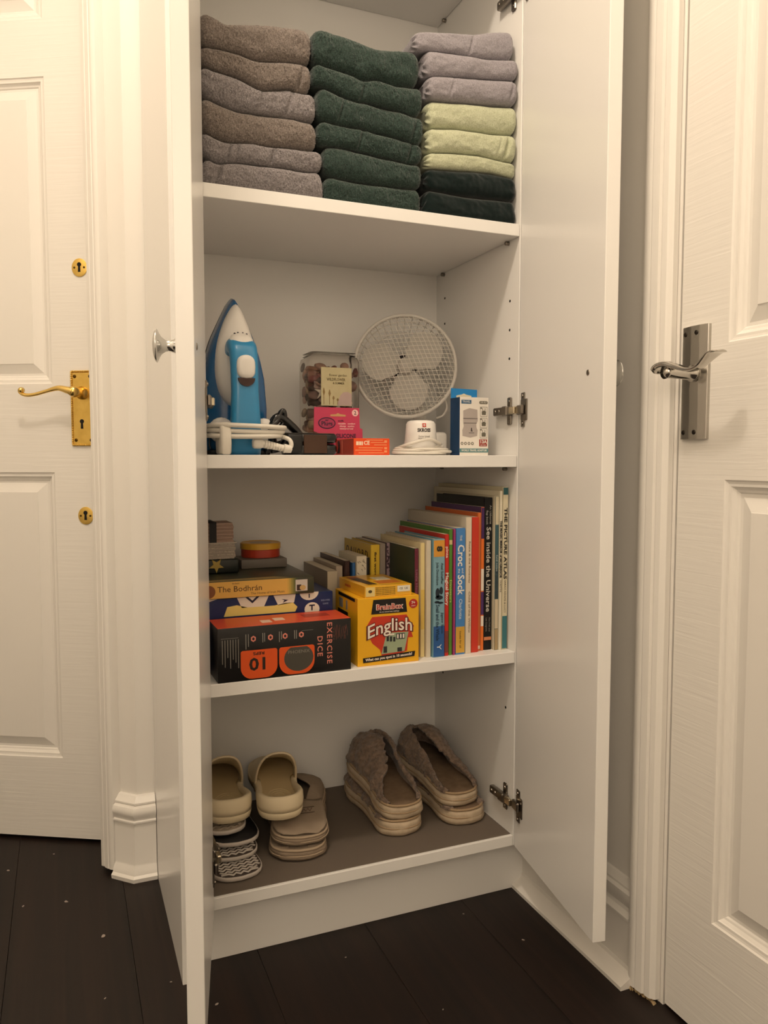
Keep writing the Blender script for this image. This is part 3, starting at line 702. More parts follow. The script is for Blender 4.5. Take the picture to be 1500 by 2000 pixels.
# white cord cleats either side of the heel
for x in (-0.030, 0.040):
    MB().lathe([(0, 0.003), (0.019, 0.002), (0.021, -0.001), (0.019, -0.004), (0, -0.004)], 20, Tm(x, -0.031, 0.040) @ Rx(90)).build('cord_cleat', M_iwhite, ir, smooth=True)
cd = MB()
for k, (z, rx, ry, ox) in enumerate(((0.0445, 0.0625, 0.0560, 0.003), (0.0370, 0.0610, 0.0535, 0.002), (0.0295, 0.0595, 0.0550, 0.000))):
    pts = []
    for i in range(48):
        a = 2*pi*i/48; c, s_ = cos(a), sin(a)
        pts.append((ox+rx*(abs(c)**0.7)*(1 if c > 0 else -1), -0.043+ry*1.25*(abs(s_)**0.6)*(1 if s_ > 0 else -1)+0.004, z+0.0014*sin(a*2+k)))
    cd.tube(pts, 0.0038, 8, closed=True)
cd.tube(cr([(0.056, -0.080, 0.0300), (0.066, -0.093, 0.024), (0.068, -0.0955, 0.014), (0.060, -0.0955, 0.0100)], 5), 0.0036, 8)
cd.build('power_cord', M_cord, ir, smooth=True)
sg = MB()
for i in range(9):
    x = 0.018+i*0.0043; z = 0.0185-i*0.0009
    sg.lathe([(0, 0.0018), (0.0068-i*0.00018, 0.0018), (0.0068-i*0.00018, -0.0018), (0, -0.0018)], 14, Tm(x, -0.0955, z) @ Ry(98))
sg.lathe([(0, 0.020), (0.0045, 0.020), (0.0052, -0.020), (0, -0.020)], 12, Tm(0.038, -0.0955, 0.0142) @ Ry(98))
sg.lathe([(0, 0.010), (0.0058, 0.008), (0.0074, -0.004), (0, -0.006)], 14, Tm(0.060, -0.0955, 0.0100) @ Ry(98))
sg.rbox(0.006, 0.022, -0.103, -0.086, 0.010, 0.026, r=0.004, seg=2)
sg.build('cord_guard', M_cord, ir, auto=50)
# three pin plug hanging on the wound cord, pins towards the left door
pg = thing('mains_plug', 'white three pin plug of the iron resting on the shelf edge', 'plug', (0.2285, 1.2175, S2+0.0265))
bodyo = [(-0.022, -0.0258), (0.022, -0.0258), (0.0255, -0.010), (0.0245, 0.010), (0.015, 0.0235), (-0.015, 0.0235), (-0.0245, 0.010), (-0.0255, -0.010)]
MB().prism(bodyo, -0.0005, 0.016, frame((0, 0, 0), (0, -1, 0), (0, 0, 1)) @ Tm(0, 0, -0.012), bev=0.004, seg=2).build('plug_body', mat('plug_ivory', '#ece6da', 0.35), pg, auto=50)
MB().rbox(0.0108, 0.0124, -0.017, 0.017, -0.018, 0.017, r=0.0006, seg=1).build('plug_face', M_black, pg)
# --- hair straightener lying along the front edge
hs = thing('hair_straightener', 'black hair straightener with brown ceramic plates lying behind the shelf edge', 'straightener', (0.368, 1.243, S2))
M_hs = mat('straightener_black_gloss', '#0b0a0a', 0.18, coat=0.4)
def hsarm(z0, z1, nm):
    mb = MB(); rings = []
    for x, w in ((-0.033, 0.013), (-0.028, 0.016), (-0.008, 0.016), (0.040, 0.015), (0.052, 0.013), (0.0565, 0.008)):
        rings.append([(x, w*(abs(cos(a))**0.6)*(1 if cos(a) > 0 else -1), (z0+z1)/2+(z1-z0)/2*(abs(sin(a))**0.6)*(1 if sin(a) > 0 else -1)*(0.7 if x > 0.055 else 1)) for a in [2*pi*k/20 for k in range(20)]])
    mb.loft(rings); return mb.build(nm, M_hs, hs, smooth=True)
hsarm(0.0004, 0.0185, 'straightener_arm'); hsarm(0.0190, 0.0365, 'straightener_arm')
MB().rbox(-0.003, 0.037, -0.0165, -0.0130, 0.0030, 0.0330, r=0.0008, seg=1).build('heating_plate', mat('plate_brown', '#4a3326', 0.25, metal=0.3), hs)
MB().rbox(-0.031, -0.0045, -0.0180, -0.010, 0.0035, 0.0345, r=0.004, seg=2).build('grip', mat('grip_black', '#141312', 0.45), hs, smooth=True)
hb = MB()
hb.tube(cr([(-0.040, 0.025, 0.0040), (-0.046, 0.028, 0.040), (-0.034, 0.030, 0.063), (-0.012, 0.032, 0.050), (0.006, 0.034, 0.030), (0.012, 0.034, 0.006)], 6), 0.0075, 10)
hb.tube(cr([(-0.050, 0.022, 0.046), (-0.036, 0.026, 0.056), (-0.030, 0.028, 0.070), (-0.024, 0.028, 0.073), (-0.022, 0.030, 0.058), (-0.030, 0.032, 0.046)], 6), 0.0042, 10)
hb.tube(cr([(-0.058, 0.022, 0.005), (-0.030, 0.026, 0.020), (0.000, 0.030, 0.022), (0.020, 0.034, 0.005)], 6), 0.0048, 10)
hb.build('straightener_cord', M_hs, hs, smooth=True)
# --- clear tub of potpourri
M_clear = mat('clear_plastic', '#f4f0ea', 0.06, trans=1.0, ior=1.22, spec=0.5)
tb = thing('potpourri_tub', 'clear plastic tub filled with potpourri behind the pink card', 'tub', (0.4665, 1.400, S2))
def rrect(w, d, r, n=5):
    out = []
    for cx, cy, a0 in ((w-r, d-r, 0), (-w+r, d-r, 90), (-w+r, -d+r, 180), (w-r, -d+r, 270)):
        for i in range(n+1):
            a = radians(a0+90*i/n); out.append((cx+r*cos(a), cy+r*sin(a)))
    return out
def tubrings(w, d, prof): return [[(x, y, z) for x, y in rrect(w-i, d-i, 0.012)] for i, z in prof]
MB().loft(tubrings(0.0485, 0.040, [(0.002, 0.0), (0, 0.004), (0, 0.172), (0.002, 0.179), (0.008, 0.184), (0.020, 0.186)])).build('tub_shell', M_clear, tb, smooth=True)
MB().loft(tubrings(0.0470, 0.0385, [(0.003, 0.1840), (0.012, 0.1855)])+tubrings(0.0470, 0.0385, [(0.012, 0.188), (0.003, 0.1885)])).build('tub_lid', mat('tub_lid_grey', '#d8d4cc', 0.08, trans=0.85, ior=1.1), tb, smooth=True)
pp = MB(); rng = random.Random(8)
ppm = [mat('potpourri_%d' % i, c, 0.8, bump=(200, 0.4)) for i, c in enumerate(('#a37a6c', '#c99a80', '#8a7068', '#b08c7c', '#d4b2a4', '#6e5c54', '#bfa688', '#94605a'))]
for k in range(210):
    cx, cy, czz = rng.uniform(-0.0365, 0.0365), rng.uniform(-0.028, 0.028), rng.uniform(0.012, 0.165)
    if czz > 0.150 and rng.random() < 0.5: continue
    r = rng.uniform(0.0075, 0.0135); pp.cur = rng.randrange(8); M = Tm(cx, cy, czz) @ Rz(rng.uniform(0, 360)) @ Rx(rng.uniform(0, 360)) @ Matrix.Diagonal((1, rng.uniform(0.55, 1), rng.uniform(0.35, 0.9), 1))
    pp.lathe([(0.0005, r), (r*0.55, r*0.8), (r*0.95, r*0.25), (r*0.9, -r*0.4), (r*0.5, -r*0.85), (0.0005, -r)], 9, M)
po = pp.build('potpourri', ppm, smooth=True); po.location = tb.location; tag(po, 'dried brown and pink potpourri pieces inside the clear tub', 'potpourri', kind='stuff')
# small white starfish inside, beside the paper label
sf = []
for i in range(10):
    a = 2*pi*i/10+0.3; r = 0.015 if i % 2 == 0 else 0.0052; sf.append((r*cos(a), r*sin(a)))
st = MB().prism(sf, -0.0015, 0.0015, bev=0.0008, seg=1).build('starfish', mat('starfish_white', '#efe6da', 0.7)); st.matrix_world = Tm(0.4405, 1.3640, S2+0.115) @ Rx(90)
tag(st, 'small white starfish inside the clear tub beside its label', 'starfish')
# paper label
M_card = mat('label_cream', '#d8cfa6', 0.7, var=(40, 0.5), col2='#c5bb8f')
lb = MB().rbox(-0.029, 0.030, -0.0412, -0.0402, 0.0905, 0.160, r=0.0003, seg=1).build('paper_label', M_card, tb)
LF = Tm(0.0005, -0.0413, 0.1255) @ Rx(90)      # label face: x right, y up, z out
M_ltx = mat('label_ink_brown', '#6e6040', 0.7)
text('flower garden', 0.0062, M_ltx, lb, LF @ Tm(0.003, 0.0205, 0), fit=0.034)
text('WILDFLOWER', 0.0070, M_ltx, lb, LF @ Tm(-0.001, 0.0125, 0), fit=0.036, bold=0.02)
text('& SUMMER', 0.0055, M_ltx, lb, LF @ Tm(0.004, 0.0060, 0), fit=0.022, bold=0.02)
ft = MB()
for x, h_ in ((-0.0245, 0.030), (-0.0135, 0.027), (-0.006, 0.016), (0.002, 0.012)):
    ft.prism([(x-0.0005, -0.033), (x+0.0005, -0.033), (x+0.0006, -0.033+h_*0.55), (x+0.0024, -0.033+h_*0.75), (x+0.0006, -0.033+h_), (x-0.0006, -0.033+h_), (x-0.0022, -0.033+h_*0.75), (x-0.0006, -0.033+h_*0.55)], 0, 0.0002, LF)
ft.build('flower_print', mat('label_flower_print', '#9c8457', 0.7), lb)
MB().prism([(0.001, -0.034), (0.029, -0.034), (0.029, -0.013), (0.022, -0.009), (0.013, -0.010), (0.007, -0.016)], 0, 0.0002, LF).build('flower_print', mat('label_flower_mauve', '#c9b2ad', 0.7), lb)
# --- pink card of ear plugs leaning on the tub
ek = thing('ear_plug_pack', 'pink carded pack of silicone ear plugs leaning on the clear tub', 'pack', (0.4615, 1.336, S2), rot=(radians(-4), 0, 0))
M_pink = mat('card_crimson', '#c23a5c', 0.45)
co = [(-0.045, 0.0), (0.048, 0.0), (0.048, 0.048), (0.043, 0.050), (0.043, 0.0865), (-0.043, 0.0865), (-0.045, 0.045)]
cut = [(-0.045, 0.043), (-0.040, 0.0415), (-0.030, 0.037), (-0.024, 0.029), (-0.016, 0.025), (-0.012, 0.0)]
outl = [(-0.012, 0.0), (0.048, 0.0), (0.048, 0.048), (0.043, 0.050), (0.043, 0.0865), (-0.043, 0.0865)]+cut[:-1]
ec = MB().prism(outl, 0, 0.0012, FY).build('card', M_pink, ek)
MB().rbox(-0.044, -0.010, -0.001, 0.012, 0.0005, 0.042, r=0.003, seg=2).build('blister', M_clear, ek, smooth=True)
EF = Tm(0, -0.0013, 0) @ Rx(90)
M_purp = mat('print_purple', '#3a1434', 0.5); M_pale = mat('print_pale_pink', '#f0c7c2', 0.5)
MB().prism([(0.0165*c-0.020, 0.0580+0.0105*s_) for c, s_ in [(cos(2*pi*i/28), sin(2*pi*i/28)) for i in range(28)]], 0, 0.0002, EF).build('logo_oval', M_purp, ec)
MB().prism([(0.0145*c-0.020, 0.0580+0.0085*s_) for c, s_ in [(cos(2*pi*i/28), sin(2*pi*i/28)) for i in range(28)]], 0.0002, 0.0004, EF).build('logo_oval', mat('print_pink_mid', '#a83558', 0.5), ec)
text('Plugs', 0.0105, M_purp, ec, EF @ Tm(-0.020, 0.0570, 0.0004), bold=0.03)
text('ear', 0.005, M_purp, ec, EF @ Tm(-0.020, 0.0635, 0.0004), bold=0.03)
text('SILICONE', 0.0105, M_purp, ec, EF @ Tm(0.016, 0.0350, 0.0001), bold=0.03, fit=0.038)
MB().prism([(0.0345+0.0062*cos(2*pi*i/24), 0.0775+0.0062*sin(2*pi*i/24)) for i in range(24)], 0, 0.0002, EF).build('badge', M_pale, ec)
text('2', 0.0095, M_purp, ec, EF @ Tm(0.0345, 0.0772, 0.0003), bold=0.01)
MB().prism([(-0.013, 0.0705), (0.016, 0.0705), (0.016, 0.0735), (0.0055, 0.0745), (0.0015, 0.0765), (-0.0025, 0.0745), (-0.013, 0.0735)], 0, 0.0002, EF).build('hang_slot', mat('slot_tan', '#c59a66', 0.6), ec)
for yy, a, b in ((0.0625, 0.001, 0.012), (0.0575, 0.001, 0.034), (0.0530, 0.004, 0.032), (0.0485, 0.004, 0.030)):
    text({0.0625: 'soft', 0.0575: 'reusable   comfort', 0.0530: 'sleep  swim', 0.0485: 'waterproof seal'}[yy], 0.0042, M_purp if yy > 0.06 else M_pale, ec, EF @ Tm((a+b)/2, yy, 0.0001), fit=b-a, bold=0.02)
pgm = MB().lathe([(0, 0.016), (0.005, 0.014), (0.0075, 0.008), (0.007, 0.001), (0, 0)], 16, Tm(-0.029, -0.0025, 0.017)).build('ear_plug', M_iwhite, ek, smooth=True)
# --- small orange box
rb = thing('orange_carton', 'small bright orange carton with safety print at the shelf edge', 'carton', (0.4855, 1.277, S2))
bo = MB().rbox(-0.0325, 0.0325, -0.047, 0.047, 0, 0.0285, r=0.0006, seg=1).build('carton_body', mat('carton_orange', '#e8501c', 0.4), rb)
MB().rbox(-0.0330, -0.0324, -0.046, 0.046, 0.0008, 0.0277, r=0.0002, seg=1).build('carton_end', mat('carton_orange_shaded', '#a3301c', 0.45), bo)  # shade on the left end put into a darker red
MB().box(-0.0333, -0.0329, 0.010, 0.0115, 0.003, 0.026).build('end_crease', mat('crease_pale', '#d98a70', 0.6), bo)
MB().prism([(-0.038, 0.004), (-0.026, 0.003), (-0.022, 0.008), (-0.022, 0.020), (-0.026, 0.026), (-0.036, 0.024), (-0.031, 0.014)], 0, 0.0002, frame((-0.0331, 0, 0), (0, 1, 0), (0, 0, 1)) @ Ry(180)).build('end_print', M_black, bo)
RF = Tm(0, -0.0471, 0) @ Rx(90)
M_cr = mat('print_cream', '#f6d9bd', 0.5)
text('CE', 0.009, M_cr, bo, RF @ Tm(-0.0095, 0.0205, 0), bold=0.03)
MB().box(-0.0285, -0.0240, 0.0168, 0.0232, 0, 0.0002, RF).box(-0.0232, -0.0195, 0.0168, 0.0232, 0, 0.0002, RF).box(-0.0187, -0.0165, 0.0168, 0.0232, 0, 0.0002, RF).build('symbol', M_cr, bo)
fp = MB()
for z, a, b in ((0.0255, -0.010, 0.020), (0.0215, -0.002, 0.027), (0.0175, 0.004, 0.027), (0.0125, -0.024, 0.020), (0.0085, -0.030, 0.018), (0.0040, -0.024, 0.022)): fp.box(a, b, z-0.0006, z+0.0006, 0, 0.00015, RF)
for z in (0.0235, 0.012, 0.0065): fp.box(0.0225, 0.0275, z-0.0018, z+0.0018, 0, 0.00015, RF)
fp.build('fine_print', mat('print_pale_orange', '#f09a66', 0.5), bo)
# --- white travel charger with its cord
sk = thing('travel_charger', 'white round travel charger with a red cross badge on its coiled cord', 'charger', (0.5962, 1.272, S2))
M_skw = mat('charger_white', '#f3efe8', 0.3)
MB().lathe([(0, 0.0625), (0.019, 0.0622), (0.0235, 0.0605), (0.0262, 0.0560), (0.0275, 0.0400), (0.0278, 0.0385), (0.0278, 0.0378), (0.0300, 0.0120), (0.0302, 0.004), (0, 0.004)], 40).build('charger_body', M_skw, sk, smooth=True)
def bent(txt, size, z, r, m, par, a0=0, bold=0.0, fit=None):
    o = text(txt, size, m, par, Matrix.Identity(4), bold=bold, fit=fit)
    for v in o.data.vertices:
        a = -pi/2+a0+v.co.x/r; rr = r+0.0002+v.co.z
        v.co = Vector((rr*cos(a), rr*sin(a), z+v.co.y))
    return o
CA = 0.45*0-radians(12)
bent('SKROSS', 0.0085, 0.0440, 0.0273, mat('print_charcoal', '#3b3534', 0.5), sk, CA, 0.04, 0.024)
bg = MB().box(-0.0032, 0.0032, -0.0032, 0.0032, 0, 0.0006).build('badge', mat('badge_red', '#c8331f', 0.4), sk); bg.matrix_local = Rz(-12) @ Tm(0, -0.0266, 0.0530) @ Rx(82)
bc = MB().box(-0.002, 0.002, -0.0007, 0.0007, 0.0006, 0.0008).box(-0.0007, 0.0007, -0.002, 0.002, 0.0006, 0.0008).build('badge_cross', M_whitetxt, bg)
bent('Swiss travel', 0.0042, 0.0335, 0.0283, mat('print_grey', '#8f877d', 0.5), sk, CA, 0.0, 0.020)
bent('WORLD ADAPTER', 0.0036, 0.0295, 0.0288, mat('print_grey', '#8f877d', 0.5), sk, CA, 0.02, 0.022)
ck = MB(); rng = random.Random(3)
for k in range(8):
    z = 0.0030+k*0.0019; ox, oy = rng.uniform(-0.006, 0.010), rng.uniform(-0.004, 0.004); R1 = 0.0435-0.0012*k+rng.uniform(-0.004, 0.004); tl = rng.uniform(-0.10, 0.10); ph = rng.uniform(0, 6)
    ck.tube([(ox+R1*cos(a)*1.08, oy+R1*sin(a)*0.78, max(0.0030, z+tl*R1*cos(a+ph)*0.5)) for a in [2*pi*i/40 for i in range(40)]], 0.0024, 8, closed=True)
ck.tube(cr([(-0.044, 0.01, 0.012), (-0.034, -0.026, 0.020), (0.0, -0.036, 0.028), (0.030, -0.020, 0.020)], 8), 0.0028, 8)
ck.build('charger_cord', M_cord, sk, smooth=True)
# --- boxed travel adaptor
ad = thing('adaptor_box', 'white and navy boxed travel adaptor with a blue hanging tab', 'box', (0.6870, 1.2575, S2))
ab = MB().rbox(-0.0292, 0.0292, -0.0180, 0.0180, 0, 0.1040, r=0.0005, seg=1).build('box_front', mat('box_ivory', '#efe9df', 0.4), ad)
MB().rbox(-0.0297, -0.0291, -0.0178, 0.0180, 0.0, 0.1040, r=0.0002, seg=1).build('box_side', mat('box_navy', '#12406b', 0.4, var=(60, 0.4), col2='#0d2c4d'), ad)
tabp = [(-0.0290, 0.1035), (0.0250, 0.1035), (0.0250, 0.1210), (-0.0290, 0.1225)]
MB().prism(tabp, -0.0178, -0.0172, FY).build('hang_tab', mat('tab_blue', '#1c7fc4', 0.4), ad)
AF = Tm(0, -0.0181, 0) @ Rx(90)
MB().prism([(-0.018, 0.1050), (0.013, 0.1050), (0.013, 0.1095), (0.002, 0.1115), (-0.0025, 0.1135), (-0.007, 0.1115), (-0.018, 0.1095)], 0, 0.0003, Tm(0, 0.0171, 0) @ Rx(90)).build('hang_slot', mat('slot_pale', '#cfc8ae', 0.6), ad)
M_navy = mat('print_navy', '#2a5f86', 0.5); M_gr = mat('print_olive_grey', '#6c675a', 0.5); M_ag = mat('adaptor_print_grey', '#b6aca6', 0.5)
lg = MB().box(-0.0262, -0.0062, 0.0925, 0.0990, 0, 0.0002, AF).build('brand_panel', M_navy, ab); text('TRAVEL', 0.0052, M_whitetxt, lg, AF @ Tm(-0.0162, 0.0957, 0.0003), fit=0.016)
lg = MB().prism([(0.0185+x, 0.0952+y) for x, y in rrect(0.0085, 0.0026, 0.0024)], 0, 0.0002, AF).build('brand_panel', M_gr, ab); text('UK-EU', 0.0036, M_whitetxt, lg, AF @ Tm(0.0185, 0.0952, 0.0003), fit=0.012)
pr_ = MB()
pr_.prism([(-0.0225, 0.0800), (-0.010, 0.0845), (0.006, 0.0820), (0.007, 0.0620), (0.004, 0.0560), (0.0045, 0.0500), (0.007, 0.0450), (0.006, 0.0350), (-0.008, 0.0320), (-0.0235, 0.0350), (-0.024, 0.0450), (-0.0215, 0.0520), (-0.0225, 0.0600)], 0, 0.0002, AF)
pr_.build('adaptor_picture', M_ag, ab)
MB().box(-0.0225, 0.0068, 0.0655, 0.0665, 0.0002, 0.0004, AF).box(-0.0215, 0.0045, 0.0575, 0.0583, 0.0002, 0.0004, AF).box(-0.0110, 0.0, 0.0400, 0.0408, 0.0002, 0.0004, AF).prism([(-0.0070, 0.0430), (-0.0030, 0.0430), (-0.0042, 0.0450), (-0.0050, 0.0500), (-0.0065, 0.0490)], 0.0002, 0.0004, AF).build('adaptor_picture', mat('print_dark_grey', '#4c4544', 0.5), ab)
for zz in (0.0790, 0.0590, 0.0400):
    fr = MB(); a, b, c, d = 0.0120, 0.0265, zz-0.0090, zz+0.0085
    fr.box(a, b, c, c+0.0006, 0, 0.0002, AF).box(a, b, d-0.0006, d, 0, 0.0002, AF).box(a, a+0.0005, c, d, 0, 0.0002, AF).box(b-0.0005, b, c, d, 0, 0.0002, AF)
    fr.prism([(0.0155, zz-0.006), (0.0235, zz-0.006), (0.0240, zz+0.0), (0.0195, zz+0.0020), (0.0152, zz+0.0)], 0, 0.0002, AF).box(0.0165, 0.0175, zz, zz+0.006, 0, 0.0002, AF).box(0.0215, 0.0225, zz, zz+0.006, 0, 0.0002, AF)
    fr.box(0.0125, 0.0155, d-0.0035, d-0.0012, 0, 0.0002, AF)
    fr.build('usage_icon', M_gr, ab)
for i in range(4):
    x = -0.0245+i*0.0070; MB().prism([(x+0.0027*cos(2*pi*k/18), 0.0215+0.0027*sin(2*pi*k/18)) for k in range(18)], 0, 0.0002, AF).build('feature_icon', M_gr, ab)
    MB().prism([(x+0.0014*cos(2*pi*k/6), 0.0215+0.0014*sin(2*pi*k/6)) for k in range(6)], 0.0002, 0.0003, AF).build('feature_icon', M_whitetxt, ab)
rp_ = MB().box(0.0105, 0.0265, 0.0165, 0.0290, 0, 0.0002, AF).build('rating_panel', mat('print_brick_red', '#9c2f22', 0.5), ab)
text('13A', 0.0085, M_whitetxt, rp_, AF @ Tm(0.0185, 0.0245, 0.0003), bold=0.03, fit=0.013); text('250V MAX', 0.0030, M_whitetxt, rp_, AF @ Tm(0.0185, 0.0186, 0.0003), fit=0.012)
bd_ = MB().box(-0.0292, 0.0292, 0.0055, 0.0125, 0, 0.0002, AF).build('caption_band', mat('print_teal_grey', '#5d8a8c', 0.5), ab)
text('WORLD TRAVEL ADAPTOR', 0.0050, M_whitetxt, bd_, AF @ Tm(0, 0.0090, 0.0003), fit=0.052, bold=0.02)
# --- small clip fan
fn = thing('clip_fan', 'small white desk fan with round wire mesh guard at the back of the shelf', 'fan', (0.640, 1.440, S2))
M_fan = mat('fan_white_plastic', '#dedad2', 0.4); M_wire = mat('fan_wire', '#ebe6dc', 0.35); M_blade = mat('fan_blade', '#d2cec6', 0.45); M_fd = mat('fan_motor_dark', '#242028', 0.5)
# head axis points from the fan towards the hall and slightly up
hx = Vector((0.6235-0.640, 1.402-1.440, 1.0012-S2))
ax = Vector((-0.33, -0.94, 0.06)).normalized(); xx = Vector((0, 0, 1)).cross(ax).normalized(); yy_ = ax.cross(xx)
HM = Matrix.Identity(4)
for i in range(3): HM[i][0] = xx[i]; HM[i][1] = yy_[i]; HM[i][2] = ax[i]; HM[i][3] = hx[i]
FR = 0.1010
mb = MB(); prof = [(FR-0.0025+0.0040*cos(a), 0.0055*sin(a)) for a in [2*pi*k/12 for k in range(13)]]
mb.lathe(prof, 64, HM); mb.build('guard_ring', M_fan, fn, smooth=True)
def dome(x, y, sgn=1): 
    r = min(1.0, sqrt(x*x+y*y)/FR); return sgn*0.030*(1-r**3.5)
fg = MB()
def chord(off, ang, n=22):
    L = sqrt(max(0, FR*FR-off*off)); c, s_ = cos(ang), sin(ang); pts = []
    for i in range(n+1):
        t = -cos(pi*i/n)*L; x = t*c-off*s_; y = t*s_+off*c; pts.append((x, y, dome(x, y)))
    return pts
nw = 25
for k in range(nw):
    off = -FR*0.97+2*FR*0.97*k/(nw-1)
    fg.tube(chord(off, radians(4)), 0.00058, 5, M=HM, cap=False)
    fg.tube(chord(off, radians(112)), 0.00058, 5, M=HM, cap=False)
fg.build('front_grille', M_wire, fn, smooth=True)
bgm = MB()
for k in range(40):
    a = 2*pi*k/40; pts = []
    for i in range(9):
        r = 0.026+(FR-0.027)*i/8; pts.append((r*cos(a), r*sin(a), -0.040*(1-(r/FR)**4)-0.002))
    bgm.tube(pts, 0.0009, 5, M=HM, cap=False)
for r in (0.045, 0.072, 0.090): bgm.tube([(r*cos(2*pi*i/48), r*sin(2*pi*i/48), -0.040*(1-(r/FR)**4)-0.002) for i in range(48)], 0.0009, 5, closed=True, M=HM)
bgm.build('back_grille', M_fan, fn, smooth=True)
for k, ang in enumerate((38, 170, 278)):
    rings = []
    for s_, dz in ((1.0, 0.0), (1.0, 0.0022)):
        rr = []
        for i in range(26):
            a = 2*pi*i/26; px_, py_ = 0.046+0.0395*cos(a)*s_, 0.0375*sin(a)*s_*(1.0 if cos(a) > -0.3 else 0.8)
            rr.append((px_, py_, dz-0.006+py_*0.22))
        rings.append(rr)
    MB().loft(rings, M=HM @ Rz(ang)).build('fan_blade', M_blade, fn, smooth=False)
MB().lathe([(0, 0.014), (0.010, 0.0135), (0.0155, 0.010), (0.0165, -0.010), (0, -0.012)], 28, HM).build('hub', M_blade, fn, smooth=True)
MB().lathe([(0, -0.012), (0.026, -0.014), (0.030, -0.022), (0.030, -0.058), (0.024, -0.070), (0, -0.072)], 28, HM).build('motor_housing', M_fan, fn, smooth=True)
MB().lathe([(0, -0.0105), (0.024, -0.0105), (0.0245, -0.0135), (0, -0.0135)], 28, HM).build('motor_face', M_fd, fn, smooth=True)
MB().tube(cr([(0.008, 0.008, 0.170), (0.020, 0.012, 0.130), (0.032, 0.008, 0.090), (0.040, 0.004, 0.060)], 5), [0.014, 0.013, 0.012]*5+[0.012], 14).build('neck', M_fan, fn, smooth=True)
MB().lathe([(0, 0.075), (0.016, 0.074), (0.024, 0.060), (0.036, 0.030), (0.046, 0.012), (0.050, 0.006), (0.050, 0.0), (0, 0.0)], 32, Tm(0.040, 0.004, 0)).build('stand', M_fan, fn, smooth=True)
MB().rbox(0.034, 0.060, -0.072, -0.048, 0.0, 0.046, r=0.007, seg=3).build('clip_jaw', M_fan, fn, smooth=True)
MB().tube(cr([(0.050, -0.040, 0.075), (0.062, -0.044, 0.080), (0.070, -0.046, 0.095), (0.066, -0.044, 0.112), (0.055, -0.04, 0.108), (0.048, -0.038, 0.092)], 6), 0.0022, 8).build('fan_cord', M_fan, fn, smooth=True)
# ------------------------------------------------------------------ third shelf: books, games, tins
S3 = Z3
M_page = mat('book_pages', '#d9ceb6', 0.8, stretch=(400, 1, 1), bump=(3, 0.3, 0.0006))
SPN = lambda x, y, z: frame((x, y, z), (0, 0, -1), (1, 0, 0))      # lettering down a spine, facing the hall
def cm(c): return mat('print_'+c.strip('#'), c, 0.42)
def book(label, x0, x1, y0, h, dep, cover, spine=None, bands=(), texts=(), pages=True, group='books standing on the third shelf', tilt=0.0, name='book', hard=False):
    """upright book, spine to the front. bands=(z0,z1,colour) on the spine, texts=(string, z centre, size, colour, length, xoff, bold)"""
    xc = (x0+x1)/2; w = (x1-x0)/2-0.0003
    b = thing(name, label, 'book', (xc, y0, S3), rot=(0, radians(tilt), 0), group=group)
    ct = min(0.0022 if hard else 0.0007, w*0.35); ov = 0.003 if hard else 0.0
    mb = MB()
    r = min(w*0.6, 0.0025)
    # cover: a U section, boards left and right and a slightly rounded spine
    prof = [(-w, dep), (-w, r), (-w+r*0.3, r*0.3), (-w+r, 0), (w-r, 0), (w-r*0.3, r*0.3), (w, r), (w, dep), (w-ct, dep), (w-ct, r+ct), (-w+ct, r+ct), (-w+ct, dep)]
    n = len(prof); mb.add([(x, y, 0) for x, y in prof]+[(x, y, h) for x, y in prof], [(i, (i+1) % n, n+(i+1) % n, n+i) for i in range(n)]+[(0, 1, 10, 11), (1, 2, 3, 4, 5, 6, 9, 10), (6, 7, 8, 9), (n, n+11, n+10, n+1), (n+1, n+10, n+9, n+6, n+5, n+4, n+3, n+2), (n+6, n+9, n+8, n+7)])
    cv = mb.build('cover', mat('cover_'+cover.strip('#'), cover, 0.4), b)
    MB().box(-w+ct, w-ct, r+ct, dep-ov, ov, h-ov).build('pages', M_page, b)
    if spine: MB().box(-w+r*0.25, w-r*0.25, -0.00025, r*0.5, 0.0005, h-0.0005).build('spine_panel', mat('spine_'+spine.strip('#'), spine, 0.42), b)
    for z0, z1, c in bands: MB().box(-w+r*0.3, w-r*0.3, -0.0005, 0, z0, z1).build('spine_band', cm(c), b)
    for t in texts:
        s_, zc, size, c, L, xo, bd = t
        text(s_, size, cm(c), b, SPN(xo, -0.0007, zc), fit=L, bold=bd)
    return b
book('tall cream book with teal spine ends, THE PICTURE ATLAS, against the right side', 0.7352, 0.7470, 1.2180, 0.298, 0.262, '#cfc6a8', '#e0d6b8', [(0.284, 0.297, '#2f5f63'), (0.002, 0.062, '#3f7a82')],
     [('THE PICTURE ATLAS', 0.195, 0.0085, '#2b2a26', 0.130, 0.0, 0.03), ('SARAH ADAMS & LUCY', 0.098, 0.0045, '#7a705c', 0.060, 0.0, 0.0)], hard=True)
book('slim white book THE MAGIC MIRROR beside the atlas', 0.7290, 0.7350, 1.2185, 0.291, 0.27, '#e4dcc2', '#e9e1c9', [], [('THE MAGIC MIRROR of MCGREGOR', 0.185, 0.0058, '#2a2724', 0.105, 0.0, 0.04), ('WATTS', 0.118, 0.0038, '#6a6050', 0.022, 0.0, 0)])
book('thin slate-teal book with a pale foot beside the black universe book', 0.7200, 0.7287, 1.2192, 0.282, 0.24, '#d5cbb0', '#3d5f66', [(0.230, 0.281, '#d8cdb0'), (0.095, 0.150, '#34474c'), (0.040, 0.094, '#d6c9ab'), (0.001, 0.039, '#b09a72')], [('field notes', 0.16, 0.0050, '#b9c4c0', 0.030, 0.0, 0)])
